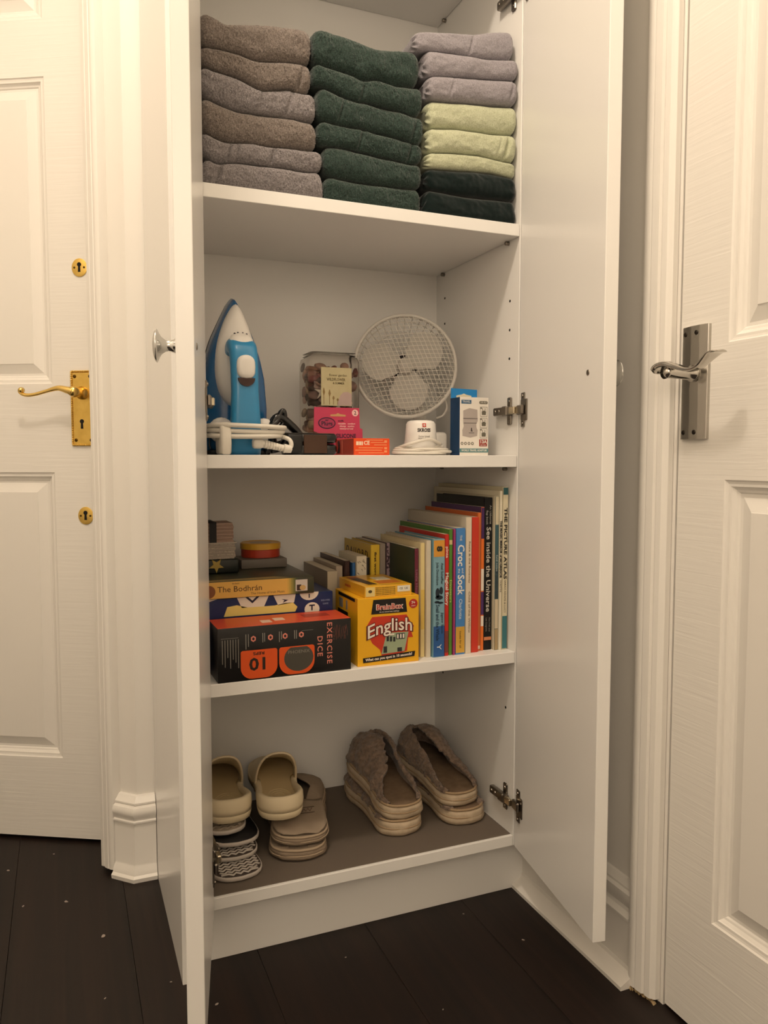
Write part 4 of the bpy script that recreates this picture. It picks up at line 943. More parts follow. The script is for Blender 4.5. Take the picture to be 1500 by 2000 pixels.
book('thick black book See inside the Universe', 0.7027, 0.7198, 1.2275, 0.279, 0.195, '#0c0c0e', '#0a0a0c', [(0.018, 0.024, '#d98a5c')],
     [('See inside the Universe', 0.148, 0.0125, '#d9d4c8', 0.155, 0.0, 0.01), ('An Usborne', 0.248, 0.0055, '#b9b4aa', 0.034, 0.004, 0.0), ('flap book', 0.243, 0.0055, '#b9b4aa', 0.026, -0.003, 0.0), ('Alex Frith and', 0.047, 0.0042, '#a09a90', 0.026, 0.0035, 0), ('Lee Cosgrove', 0.047, 0.0042, '#a09a90', 0.025, -0.003, 0)], hard=True)
book('thin orange, white and purple spined book with purple cover', 0.6950, 0.7025, 1.2260, 0.2625, 0.205, '#4a2a5c', '#e8762a', [(0.110, 0.150, '#f0e4d4'), (0.066, 0.108, '#4d2f66'), (0.045, 0.064, '#f0e4d4'), (0.205, 0.261, '#4a2a5c')])
book('thin orange book between the red and the purple books', 0.6880, 0.6948, 1.2248, 0.2525, 0.22, '#cf6a34', '#d8743a', [(0.004, 0.010, '#f1dcc4')])
book('bright red book beside the thin orange one', 0.6722, 0.6878, 1.2192, 0.2450, 0.21, '#c03a26', '#cf3b27', [], [])
book('cream book with a grey back cover left of the red book', 0.6592, 0.6718, 1.2170, 0.2455, 0.25, '#c9c0ae', '#e4d5bd', [], [('Rosie & the Runaway', 0.165, 0.0050, '#8f7a60', 0.075, 0.0015, 0), ('Child of the Willow', 0.075, 0.0050, '#8f7a60', 0.075, 0.0015, 0)])
book('blue book THE CROC and the SOCK with mustard foot', 0.6392, 0.6588, 1.2165, 0.2265, 0.21, '#3f78b8', '#4a86c6', [(0.003, 0.050, '#d6a640')],
     [('THE', 0.209, 0.006, '#e9e4da', 0.010, 0.0, 0), ('Croc', 0.178, 0.018, '#f1ede4', 0.038, 0.0, 0.02), ('and', 0.1505, 0.006, '#f1ede4', 0.009, 0.004, 0), ('the', 0.1505, 0.006, '#f1ede4', 0.008, -0.003, 0), ('Sock', 0.126, 0.018, '#f1ede4', 0.036, 0.0, 0.02), ('Charlotte', 0.082, 0.0090, '#cfdbe6', 0.036, 0.0, 0.01), ('books for all', 0.027, 0.0045, '#5a431c', 0.030, 0.0, 0)])
book('very thin magenta book left of the blue croc book', 0.6342, 0.6390, 1.2160, 0.2255, 0.20, '#8e2f5c', '#a23a70')
book('thin green book with green letters beside the magenta one', 0.6262, 0.6340, 1.2180, 0.2250, 0.215, '#4c7a2c', '#55882e', [(0.198, 0.206, '#d8c48a')], [('Dinosaurs', 0.115, 0.0055, '#b9cf6a', 0.040, 0.0, 0.02)])
book('red book Magical Story with a pictured foot', 0.6172, 0.6260, 1.2160, 0.2165, 0.20, '#b8281f', '#c62a20', [(0.006, 0.045, '#7d3a34')], [('pinta', 0.185, 0.0070, '#f2cfc6', 0.020, 0.0, 0.02), ('Magical Story', 0.120, 0.0078, '#f3e4d8', 0.058, 0.0, 0.02)])
sn = book('light and dark blue jigsaw book of the snail and the whale', 0.5938, 0.6170, 1.2140, 0.2090, 0.17, '#6d9cae', '#7fa9b8', [(0.178, 0.207, '#d99a3c'), (0.001, 0.055, '#2c5c9a')],
     [('8', 0.192, 0.014, '#2a2620', 0.010, 0.0, 0.05), ('Julia Donaldson', 0.148, 0.0068, '#23353c', 0.040, -0.0035, 0), ('Axel Scheffler', 0.148, 0.0068, '#23353c', 0.038, 0.0055, 0), ('Snail and the Whale', 0.0615, 0.0095, '#16324a', 0.064, -0.003, 0.01), ('Jigsaw Book', 0.060, 0.0065, '#16324a', 0.038, 0.0065, 0), ('Y', 0.018, 0.012, '#e6ebee', 0.010, 0.0, 0)], hard=True)
mb = MB(); rng = random.Random(2)
for cx, cz, rx, rz in ((-0.003, 0.114, 0.004, 0.009), (0.004, 0.118, 0.0035, 0.007), (0.0, 0.106, 0.0075, 0.004), (-0.004, 0.098, 0.005, 0.0022), (0.003, 0.0965, 0.0055, 0.002)):
    mb.prism([(cx+rx*cos(2*pi*k/12), cz+rz*sin(2*pi*k/12)) for k in range(12)], 0, 0.0002, Tm(0, -0.0005, 0) @ Rx(90))
mb.build('spine_print', cm('#1d2a34'), sn)
book('cream-white book beside the snail and whale book', 0.5832, 0.5930, 1.2198, 0.2065, 0.185, '#cfc3ab', '#d8cdb6', hard=True)
book('pale yellow-spined book beside the cream-white one', 0.5738, 0.5828, 1.2238, 0.2025, 0.185, '#d4c59c', '#e2cf92', [(0.05, 0.12, '#e0c060')], hard=True)
book('maroon-spined book with dark green cover beside the yellow game box', 0.5650, 0.5734, 1.2300, 0.1925, 0.155, '#243428', '#6a2438', [], [('Little House', 0.130, 0.0058, '#9c6a7c', 0.050, 0.0, 0)])
gs = 'small books behind the game box'
yb = book('small yellow book with black letters on its cover', 0.5268, 0.5455, 1.342, 0.189, 0.146, '#c9a83e', '#e2bf3c', [], [('first words', 0.150, 0.006, '#4a2f14', 0.050, 0.0, 0.03)], group=gs, hard=True)
CL = frame((-0.0093, 0, 0), (0, -1, 0), (0, 0, 1))      # left cover, reading towards the front
text('O A U O B D', 0.020, cm('#33200f'), yb, CL @ Tm(-0.075, 0.168, 0.0), fit=0.12, bold=0.01)
book('small grey-covered paperback right of the yellow book', 0.5460, 0.5585, 1.345, 0.190, 0.13, '#8a8078', '#9a9086', group=gs)
pb = book('small paperback with pink and grey speckled spine', 0.5588, 0.5705, 1.342, 0.192, 0.13, '#5c4a52', '#a58f96', group=gs)
mb = MB(); rng = random.Random(12)
for k in range(46):
    x, z = rng.uniform(-0.0045, 0.0045), rng.uniform(0.08, 0.185); a = rng.uniform(0.0005, 0.0016); mb.box(x-a, x+a, -0.0006, -0.0002, z-a*1.3, z+a*1.3)
mb.build('spine_print', cm('#4d3d46'), pb)
cb = book('small cream book with black squiggle print behind the yellow boxes', 0.4985, 0.5195, 1.342, 0.1690, 0.10, '#d6ccb2', '#e0d8c2', group=gs)
mb = MB(); rng = random.Random(5)
for k in range(16):
    x, z = rng.uniform(-0.007, 0.007), rng.uniform(0.115, 0.163); mb.tube([(x+0.0018*cos(t*1.7+k), -0.0004, z+0.0022*sin(t+k)) for t in range(5)], 0.0003, 4)
mb.build('spine_print', cm('#4a3d22'), cb)
book('thin black book between the cream and yellow small books', 0.5200, 0.5262, 1.344, 0.165, 0.10, '#15120f', group=gs)
book('thin dark blue book behind the yellow boxes', 0.4910, 0.4980, 1.345, 0.157, 0.11, '#23507c', '#2f639a', group=gs)
book('dark brown small book left of the thin blue one', 0.4795, 0.4905, 1.352, 0.160, 0.15, '#3a211c', group=gs)
book('beige small book at the left end of the row behind the boxes', 0.4650, 0.4790, 1.362, 0.150, 0.14, '#a39280', '#b8a894', group=gs)
book('low beige small book standing furthest left behind the game box', 0.4440, 0.4645, 1.350, 0.143, 0.15, '#9c8c78', '#c4b69c', group=gs)
# --- yellow game box (BrainBox English)
M_bby = mat('game_box_yellow', '#f0b31d', 0.38)
gb = thing('game_box', 'square yellow BrainBox English game box', 'game box', (0.5065, 1.2635, S3), rz=radians(-0.6))
bx = MB().rbox(-0.0562, 0.0562, -0.0585, 0.0585, 0, 0.1155, r=0.0006, seg=1).build('box', M_bby, gb)
GF = Tm(0, -0.0587, 0) @ Rx(90)
M_bk = cm('#15110e'); M_rd = cm('#c83a22'); M_wp = cm('#f2e6d8'); M_dr = cm('#5c1a14')
# red burst behind the title
MB().prism([(-0.030, 0.083), (0.033, 0.083), (0.040, 0.070), (0.047, 0.062), (0.041, 0.056), (0.045, 0.043), (0.036, 0.043), (0.034, 0.020), (0.010, 0.013), (-0.012, 0.013), (-0.016, 0.026), (-0.030, 0.038), (-0.036, 0.050), (-0.030, 0.060), (-0.040, 0.068)], 0, 0.0002, GF).build('print_burst', M_rd, bx)
MB().prism([(-0.032, 0.0875), (0.034, 0.0875), (0.031, 0.1120), (-0.028, 0.1120)], 0.0002, 0.0004, GF).build('print_panel', M_bk, bx)
text('BrainBox', 0.0135, M_wp, bx, GF @ Tm(0.001, 0.0985, 0.0005), bold=0.045, fit=0.050)
text('BrainBox', 0.0130, M_rd, bx, GF @ Tm(0.001, 0.0985, 0.0008), bold=0.005, fit=0.047)
text('the ten minute brain challenge', 0.0034, M_wp, bx, GF @ Tm(0.001, 0.0905, 0.0005), fit=0.036)
def arch_text(s_, size, m, par, zoff, bold, fit, rad=0.10, y0=0.066):
    o = text(s_, size, m, par, Matrix.Identity(4), bold=bold, fit=fit)
    for v in o.data.vertices:
        v.co.y += y0-0.0 - (v.co.x**2)*4.0 + v.co.x*0.10
    o.data.transform(GF @ Tm(0.002, 0, zoff)); return o
arch_text('English', 0.031, M_dr, bx, 0.0006, 0.055, 0.086)
arch_text('English', 0.031, M_wp, bx, 0.0010, 0.010, 0.081)
MB().prism([(-0.0135, 0.0180), (0.0290, 0.0200), (0.0365, 0.0530), (-0.0040, 0.0540)], 0.0003, 0.0005, GF).build('print_card', cm('#9fae8e'), bx)
pc = MB()
for x, z, w, h_ in ((0.0215, 0.0465, 0.011, 0.0050), (-0.002, 0.0440, 0.0030, 0.0045), (0.004, 0.0430, 0.0030, 0.0045), (0.010, 0.0420, 0.0028, 0.0040), (-0.0065, 0.0255, 0.0045, 0.0055), (0.0200, 0.0235, 0.0060, 0.0035)): pc.box(x-w/1.4, x+w/1.4, z-h_, z+h_, 0.0005, 0.0007, GF)
pc.build('print_card_picture', cm('#2c2f30'), bx)
pc = MB()
for x, z in ((0.0165, 0.0465), (0.0220, 0.0465), (0.0270, 0.0465)): pc.box(x-0.0014, x+0.0014, z-0.0036, z+0.0036, 0.0007, 0.0008, GF)
pc.box(-0.003, 0.010, 0.0495, 0.0520, 0.0005, 0.0008, GF); pc.build('print_card_picture', M_wp, bx)
MB().prism([(-0.0465, 0.0058), (0.0475, 0.0095), (0.0490, 0.0185), (-0.0470, 0.0140)], 0.0006, 0.0008, GF).build('print_strip', M_bk, bx)
text('What can you spot in 10 seconds?', 0.0062, M_wp, bx, GF @ Tm(0.0005, 0.0122, 0.0009) @ Rz(2.6), fit=0.086, bold=0.03)
bdg = MB().prism([(0.0455+0.0080*cos(2*pi*k/24), 0.1010+0.0080*sin(2*pi*k/24)) for k in range(24)], 0, 0.0003, GF).build('age_badge', cm('#b3261c'), bx)
text('7+', 0.0065, M_wp, bdg, GF @ Tm(0.0455, 0.1025, 0.0004), bold=0.03); text('years', 0.0036, M_wp, bdg, GF @ Tm(0.0455, 0.0975, 0.0004))
SL = frame((-0.0564, 0, 0), (0, -1, 0), (0, 0, 1))
sp = MB()
for y0, y1, z0, z1 in ((-0.040, 0.046, 0.108, 0.1135),): sp.box(y0, y1, z0, z1, 0, 0.0003, SL)
sp.box(-0.044, 0.010, 0.004, 0.084, 0, 0.0002, SL); sp.build('side_print', M_bk, bx)
MB().box(-0.036, -0.016, 0.088, 0.104, 0, 0.0003, SL).box(0.000, 0.008, 0.088, 0.104, 0, 0.0003, SL).build('side_print', cm('#8a8a86'), bx)
# --- flat yellow box on top of it
fb = thing('flat_yellow_box', 'flat yellow card game box lying on the square yellow box', 'game box', (0.5055, 1.2690, S3+0.1155), rz=radians(1.5))
f1 = MB().rbox(-0.0435, 0.0435, -0.0605, 0.0605, 0, 0.0195, r=0.0006, seg=1).build('box', mat('flat_box_yellow', '#e9b02a', 0.3, coat=0.3), fb)
FFm = Tm(0, -0.0607, 0) @ Rx(90)
MB().box(-0.0420, -0.0255, 0.0020, 0.0178, 0, 0.0002, FFm).build('print_panel', cm('#e8cf86'), f1); MB().prism([(-0.0340+0.0035*cos(2*pi*k/12), 0.0105+0.0026*sin(2*pi*k/12)) for k in range(12)], 0.0002, 0.0004, FFm).build('print_logo', cm('#4a3a12'), f1)
for k, z in enumerate((0.0160, 0.0130, 0.0100, 0.0070, 0.0040)): text('Match the cards and learn new words', 0.0026, cm('#6e5518'), f1, FFm @ Tm(-0.0055, z, 0.0001), fit=0.036)
lb2 = MB().box(0.0165, 0.0405, 0.0070, 0.0172, 0, 0.0002, FFm).build('print_panel', cm('#ece6d2'), f1); text('CE  UK', 0.0050, cm('#3d3a30'), lb2, FFm @ Tm(0.0285, 0.0122, 0.0003), fit=0.016)
FT = Tm(0, 0, 0.0196)
MB().box(-0.036, -0.016, -0.012, 0.050, 0, 0.0002, FT).build('top_print', cm('#a8642a'), f1); MB().box(-0.008, 0.034, -0.040, -0.010, 0, 0.0002, FT).build('top_print', cm('#c8742c'), f1)
MB().prism([(-0.030, -0.045), (-0.014, -0.045), (-0.020, 0.030), (-0.036, 0.030)], 0.0002, 0.0003, FT).build('top_print', cm('#3a2a1c'), f1); MB().box(0.002, 0.030, -0.004, 0.030, 0, 0.0002, FT).build('top_print', cm('#e6dcc0'), f1)
text('match', 0.0075, cm('#b8502c'), f1, frame((-0.0437, 0.018, 0.0105), (0, -1, 0), (0, 0, 1)), fit=0.026, bold=0.02)
# --- exercise dice box
db = thing('dice_box', 'black and orange EXERCISE DICE box at the shelf edge', 'box', (0.3245, 1.2345, S3), rz=radians(0.5))
d1 = MB().rbox(-0.1100, 0.1105, -0.0372, 0.0372, 0, 0.0862, r=0.0012, seg=2).build('box', mat('dice_box_black', '#151313', 0.3), db, auto=40)
dt = MB().rbox(-0.1096, 0.1101, -0.0368, 0.0368, 0.0858, 0.0866, r=0.0003, seg=1).build('top_face', mat('dice_box_orange', '#d8502c', 0.35), db)
DT = Tm(0, 0, 0.0867)
MB().box(0.040, 0.085, -0.006, 0.018, 0, 0.0002, DT).build('top_print', cm('#a83a22'), dt); MB().box(-0.035, -0.018, -0.022, -0.002, 0, 0.0002, DT).box(-0.012, 0.006, -0.012, 0.008, 0, 0.0002, DT).build('top_print', cm('#e8c8b4'), dt)
DFm = Tm(0, -0.0374, 0) @ Rx(90)
M_or = mat('dice_orange', '#e0561c', 0.4); M_sal = cm('#e38a78')
def rr4(x0, x1, z0, z1, r, rz0=None):
    out = []
    for cx, cz, a0 in ((x1-r, z1-r*0.2, 0), (x0+r, z1-r*0.2, 90), (x0+r, z0+r, 180), (x1-r, z0+r, 270)):
        rr = r if a0 >= 180 else r*0.2
        for i in range(7):
            a = radians(a0+90*i/6); out.append(((x1-rr if a0 in (0, 270) else x0+rr)+rr*cos(a), (z1-rr if a0 < 180 else z0+rr)+rr*sin(a)))
    return out
MB().prism(rr4(-0.0740, -0.0150, 0.0025, 0.0480, 0.018), 0, 0.0002, DFm).build('die_print', M_or, d1)
MB().prism(rr4(-0.0120, 0.0470, 0.0025, 0.0480, 0.020), 0, 0.0002, DFm).build('die_print', M_or, d1)
MB().prism([(0.0205+0.0245*cos(2*pi*k/32), 0.0285+0.0215*sin(2*pi*k/32)) for k in range(32) if 0.0285+0.0215*sin(2*pi*k/32) <= 0.0482], 0.0002, 0.0004, DFm).build('die_print', cm('#4a463e'), d1)
text('PHOENIX', 0.0075, cm('#8a8478'), d1, DFm @ Tm(0.0205, 0.0385, 0.0005), fit=0.036)
text('10', 0.0275, cm('#2a1c12'), d1, DFm @ Tm(-0.0450, 0.0265, 0.0004) @ Rz(180), bold=0.025, fit=0.026); text('REPS', 0.0068, cm('#3a2414'), d1, DFm @ Tm(-0.0450, 0.0425, 0.0004) @ Rz(180), fit=0.018, bold=0.02)
DW = lambda x, z: DFm @ Tm(x, z, 0.0002) @ Rz(-90)
text('EXERCISE', 0.0125, M_sal, d1, DW(0.0725, 0.0480), fit=0.068, bold=0.01, space=1.2)
text('DICE', 0.0125, M_sal, d1, DW(0.0560, 0.0440), fit=0.033, bold=0.01, space=1.2)
lg = MB(); rng = random.Random(6)
for k in range(9):
    x = 0.082+k*0.0027; lg.tube([(x, 0.052+rng.uniform(0, 0.006), 0), (x+rng.uniform(-0.003, 0.003), 0.063, 0), (x+rng.uniform(-0.003, 0.004), 0.072+rng.uniform(0, 0.006), 0)], 0.00035, 4, M=DFm)
for k in range(4): lg.box(0.0800, 0.0806, 0.052+k*0.0055, 0.0555+k*0.0055, 0, 0.0003, DFm)
lg.build('phoenix_logo', cm('#7d4a40'), d1)
rng = random.Random(7); M_sp = cm('#8d8880')
def stroke(x0, x1, z0, z1): MB().box(x0, x1, z0, z1, 0, 0.0002, DFm).build('small_print', M_sp, d1)
for k in range(7):
    x = -0.1030+k*0.0042; stroke(x, x+0.0010, 0.020+rng.uniform(0, 0.030), 0.0675)
stroke(-0.1045, -0.0770, 0.0695, 0.0700); stroke(0.026, 0.045, 0.0720, 0.0724)
for x0, L in ((-0.0660, 0.024), (-0.0620, 0.020), (-0.0390, 0.015), (-0.0360, 0.014), (-0.0120, 0.017), (-0.0085, 0.013), (0.0130, 0.014), (0.0162, 0.014)): stroke(x0, x0+0.0012, 0.074-L, 0.074)
for x in (-0.0535, -0.0260, -0.0020, 0.0250):
    MB().prism([(x+0.0045*cos(2*pi*k/6+0.5), 0.0660+0.0050*sin(2*pi*k/6+0.5)) for k in range(6)], 0, 0.0002, DFm).build('feature_icon', M_sal, d1)
    MB().prism([(x+0.0022*cos(2*pi*k/5), 0.0660+0.0026*sin(2*pi*k/5)) for k in range(5)], 0.0002, 0.0004, DFm).build('icon_centre', cm('#1a1616'), d1)
# --- blue patterned box behind the dice box
bb = thing('blue_game_box', 'dark blue box with white and yellow bubble letters behind the dice box', 'game box', (0.3205, 1.3600, S3))
b1 = MB().rbox(-0.1140, 0.1100, -0.0830, 0.0830, 0, 0.1190, r=0.001, seg=1).build('box', mat('box_dark_blue', '#14275a', 0.35), bb)
BFm = Tm(0, -0.0832, 0) @ Rx(90)
bp_ = MB()
bp_.prism([(-0.080, 0.088), (0.042, 0.088), (0.046, 0.096), (0.038, 0.104), (0.024, 0.104), (0.006, 0.101), (-0.012, 0.101), (-0.040, 0.101), (-0.058, 0.106), (-0.074, 0.104)], 0, 0.0002, BFm); bp_.build('letter_print', cm('#e6d47a'), b1)
bp_ = MB()
bp_.prism([(-0.112, 0.1120), (-0.090, 0.1185), (-0.112, 0.1185)], 0, 0.0002, BFm).build('letter_print', cm('#e4dfd0'), b1); bp_ = MB()
bp_.prism([(-0.058, 0.1185), (-0.050, 0.1010), (-0.012, 0.1010), (-0.004, 0.1185)], 0, 0.0002, BFm).build('letter_print', cm('#e4dfd0'), b1); bp_ = MB(); bp_.prism([(0.004, 0.1185), (0.012, 0.1010), (0.040, 0.1040), (0.043, 0.1185)], 0, 0.0002, BFm).build('letter_print', cm('#e4dfd0'), b1); bp_ = MB()
bp_.prism([(0.067+0.017*cos(2*pi*k/20), 0.1200+0.0140*sin(2*pi*k/20)) for k in range(10, 21)], 0, 0.0002, BFm).build('letter_print', cm('#e4dfd0'), b1); bp_ = MB(); bp_.prism([(0.072+0.0135*cos(2*pi*k/20), 0.0900+0.0120*sin(2*pi*k/20)) for k in range(20)], 0, 0.0002, BFm)
bp_.build('letter_print', cm('#e4dfd0'), b1)
bp_ = MB().prism([(-0.044, 0.1185), (-0.032, 0.1075), (-0.020, 0.1185), (-0.025, 0.1185), (-0.032, 0.1120), (-0.039, 0.1185)], 0.0002, 0.0004, BFm).prism([(0.018, 0.1110), (0.030, 0.1090), (0.020, 0.1045), (0.023, 0.1085)], 0.0002, 0.0004, BFm)
bp_.box(0.0705, 0.0730, 0.088, 0.096, 0.0002, 0.0004, BFm).box(0.0670, 0.0770, 0.0955, 0.0980, 0.0002, 0.0004, BFm).box(0.066, 0.068, 0.110, 0.117, 0.0002, 0.0004, BFm); bp_.build('letter_print', cm('#1c1f3a'), b1)
text('BUILD A WORD', 0.0042, cm('#8f9cc0'), b1, BFm @ Tm(0.0965, 0.104, 0.0002), fit=0.016); text('GAME', 0.0042, cm('#8f9cc0'), b1, BFm @ Tm(0.0965, 0.098, 0.0002), fit=0.010)
# --- The Bodhran boxed book
bo_ = thing('boxed_book', 'thick yellow and green book titled The Bodhrán lying on the blue box', 'book', (0.3000, 1.3690, S3+0.1190))
g1 = MB().rbox(-0.0940, 0.0950, -0.0970, 0.0970, 0, 0.0290, r=0.0012, seg=2).build('book_case', mat('book_dark_green', '#2b3a2a', 0.35, var=(18, 0.8), col2='#4a3c28'), bo_, auto=40)
HF = Tm(0, -0.0972, 0) @ Rx(90)
MB().box(-0.0930, 0.0480, 0.0010, 0.0280, 0, 0.0002, HF).build('spine_panel', cm('#dcae54'), g1)
for k in range(6): MB().box(0.0480+k*0.003, 0.0510+k*0.003, 0.0010, 0.0280, 0, 0.0002, HF).build('spine_panel', cm(('#cda850', '#b59d4b', '#978c45', '#7a783e', '#5b6237', '#434e31')[k]), g1)
MB().prism([(-0.0840+0.0105*cos(2*pi*k/24), 0.0125+0.0105*sin(2*pi*k/24)) for k in range(24)], 0.0002, 0.0004, HF).build('drum_print', cm('#7d4a26'), g1)
text('The Bodhrán', 0.0135, cm('#4a3216'), g1, HF @ Tm(-0.0330, 0.0150, 0.0003), fit=0.074)
text('the basics', 0.0045, cm('#6a4c24'), g1, HF @ Tm(-0.0400, 0.0245, 0.0003), fit=0.012)
text('The Home of Irish Music', 0.0055, cm('#6e5430'), g1, HF @ Tm(0.0140, 0.0060, 0.0003), fit=0.058)
MB().box(0.0620, 0.0830, 0.0050, 0.0245, 0.0002, 0.0004, HF).build('photo_print', cm('#cfc8c0'), g1); MB().prism([(0.0745+0.0055*cos(2*pi*k/14), 0.0105+0.0045*sin(2*pi*k/14)) for k in range(14)], 0.0005, 0.0006, HF).build('photo_print', cm('#c9a86c'), g1); MB().box(0.0640, 0.0720, 0.0060, 0.0160, 0.0004, 0.0005, HF).build('photo_print', cm('#3a2620'), g1)
MB().prism([(-0.092, -0.0955), (0.052, -0.0955), (0.030, -0.075), (-0.092, -0.083)], 0, 0.0002, Tm(0, 0, 0.0291)).build('cover_print', cm('#a08a52'), g1)
# --- grey slim case, tin, card stacks on the boxed book
TZ = S3+0.1190+0.0292
gk = MB().rbox(-0.0430, 0.0430, -0.033, 0.033, 0, 0.0170, r=0.002, seg=2).build('slim_case', mat('case_grey_brown', '#6f675e', 0.5), auto=40); gk.location = (0.3395, 1.432, TZ); tag(gk, 'slim grey-brown case lying under the round tin', 'case')
tn = thing('round_tin', 'round red tin with a yellow lid on the grey case', 'tin', (0.3425, 1.4420, TZ+0.0170))
MB().lathe([(0, 0), (0.0350, 0), (0.0362, 0.001), (0.0362, 0.0165), (0, 0.0165)], 40).build('tin_body', mat('tin_red', '#b8402a', 0.35), tn, smooth=True, auto=40)
MB().lathe([(0, 0.0262), (0.0330, 0.0262), (0.0355, 0.0272), (0.0378, 0.0258), (0.0378, 0.0160), (0.0368, 0.0155)], 40).build('tin_lid', mat('tin_yellow', '#d9a536', 0.32), tn, auto=40)
MB().lathe([(0, 0.0265), (0.0200, 0.0265), (0.0202, 0.0262)], 30).build('lid_print', cm('#b9a184'), tn)
sb = thing('star_tin', 'small black box with a yellow star under the notebooks', 'box', (0.2440, 1.3920, TZ))
MB().rbox(-0.0390, 0.0400, -0.034, 0.034, 0, 0.0255, r=0.003, seg=2).build('box', mat('star_box_black', '#161c16', 0.35), sb, smooth=True)
sp5 = []
for i in range(10):
    a = 2*pi*i/10-pi/2; r = 0.0135 if i % 2 == 0 else 0.0058; sp5.append((r*cos(a), 0.0150+r*sin(a)))
MB().prism(sp5, 0.0342, 0.0370, FY, bev=0.0006, seg=1).build('star', mat('star_yellow', '#b59a4a', 0.5), sb)
def stack(label, name, x0, x1, y0, y1, z, n, t, cols, seed, jit=0.0016):
    root = thing(name, label, 'cards', ((x0+x1)/2, (y0+y1)/2, z)); rng = random.Random(seed)
    for k in range(n):
        dx, dy = rng.uniform(-jit, jit), rng.uniform(-jit, jit)
        MB().box((x0-x1)/2+dx, (x1-x0)/2+dx, (y0-y1)/2+dy, (y1-y0)/2+dy, k*t, (k+1)*t-t*0.12).build('card', cols[k % len(cols)], root)
    return root
nb = stack('white squared notelets stacked beneath the banded cards', 'notelet_stack', 0.2070, 0.2780, 1.362, 1.425, TZ+0.0255, 9, 0.0030, [mat('notelet_white', '#c9bdae', 0.8, var=(300, 0.6), col2='#8f8476'), mat('notelet_grey', '#b3a698', 0.8)], 1)
MB().rbox(-0.0365, 0.0385, -0.033, 0.033, 0.0270, 0.0290, r=0.0006, seg=1).build('tray_lid', mat('tray_white', '#cfc4b6', 0.5), nb)
cs_ = stack('pinkish brown cards held by a black elastic band', 'card_stack', 0.2070, 0.2755, 1.364, 1.422, TZ+0.0255+0.0291, 11, 0.0031, [mat('card_pink_brown', '#b59a8a', 0.8), mat('card_pink_brown2', '#a3897a', 0.8)], 2, 0.0012)
mb = MB(); mb.box(-0.0075, 0.0045, -0.0322, -0.0300, 0.0, 0.0352).box(-0.0075, 0.0045, -0.0322, 0.030, 0.0345, 0.0358); mb.tube(cr([(-0.0075, -0.031, 0.0352), (-0.016, -0.031, 0.0385), (-0.006, -0.031, 0.0375), (0.003, -0.031, 0.034)], 5), 0.0012, 6); mb.build('elastic_band', mat('elastic_black', '#0e0d0d', 0.6), cs_)
FLECKS = [
    (-0.1205, 1.6772, 0.0035, 'pale paint fleck on the floor at the far left edge, below the door'),
    (-0.0369, 1.7127, 0.0025, 'small pale fleck on the floor close to the bottom of the left door'),
    (-0.0141, 1.5142, 0.0042, 'dark-edged paint fleck in the middle of the left floor'),
    (-0.0873, 1.5282, 0.0026, 'tiny pale fleck on the floor, left of the dark-edged one'),
    (0.0450, 1.3770, 0.0050, 'largest pale paint fleck on the left floor'),
    (0.1374, 1.2106, 0.0016, 'tiny white fleck beside the foot of the cupboard end panel'),
    (0.0395, 1.2106, 0.0018, 'tiny white fleck near the bottom edge of the left floor'),
    (0.1952, 1.1331, 0.0030, 'pale fleck on the floor just right of the left cupboard door'),
    (0.4115, 1.1630, 0.0014, 'tiny white speck on the floor in front of the plinth'),
    (0.6498, 1.1980, 0.0016, 'tiny white speck on the floor near the right end of the plinth'),
    (0.7080, 1.0911, 0.0026, 'faint grey fleck on the floor left of the white floor strip'),
    (0.5048, 0.9924, 0.0014, 'tiny white speck near the bottom edge, below the cupboard'),
]
# ------------------------------------------------------------------ bottom of the cupboard: shoes. local y: 0 heel .. L toe
WO = [(0.0, 0.0), (0.008, 0.30), (0.025, 0.52), (0.06, 0.73), (0.12, 0.86), (0.22, 0.88), (0.38, 0.80), (0.50, 0.82), (0.62, 0.94), (0.74, 1.0), (0.84, 0.94), (0.92, 0.76), (0.97, 0.50), (0.992, 0.26), (1.0, 0.0)]
def whalf(t): return interp(WO, t)
TT = [0.0, 0.004, 0.012, 0.025, 0.045, 0.07, 0.10, 0.14, 0.19, 0.25, 0.32, 0.39, 0.46, 0.53, 0.60, 0.67, 0.74, 0.80, 0.86, 0.91, 0.95, 0.975, 0.992, 1.0]
def ocurve(t, bend): return bend*sin(pi*t)*0.6*(t-0.25)*2
def outline(L, W, bend=0.0, grow=0.0):
    R = [(whalf(t)*W+ocurve(t, bend), t*L) for t in TT]; Lf = [(-whalf(t)*W+ocurve(t, bend), t*L) for t in TT[1:-1]]
    pts = R+list(reversed(Lf))
    if grow:
        cx, cy = 0, L/2; out = []
        n = len(pts)
        for i, (x, y) in enumerate(pts):
            a = Vector(pts[(i+1) % n])-Vector(pts[(i-1) % n]); nn = Vector((a.y, -a.x)); nn = nn.normalized() if nn.length > 0 else nn
            out.append((x+nn.x*grow, y+nn.y*grow))
        return out
    return pts
def sole_mesh(L, W, bend, levels):
    """levels = (grow, z)"""
    return MB().loft([[(x, y, z) for x, y in outline(L, W, bend, g)] for g, z in levels])
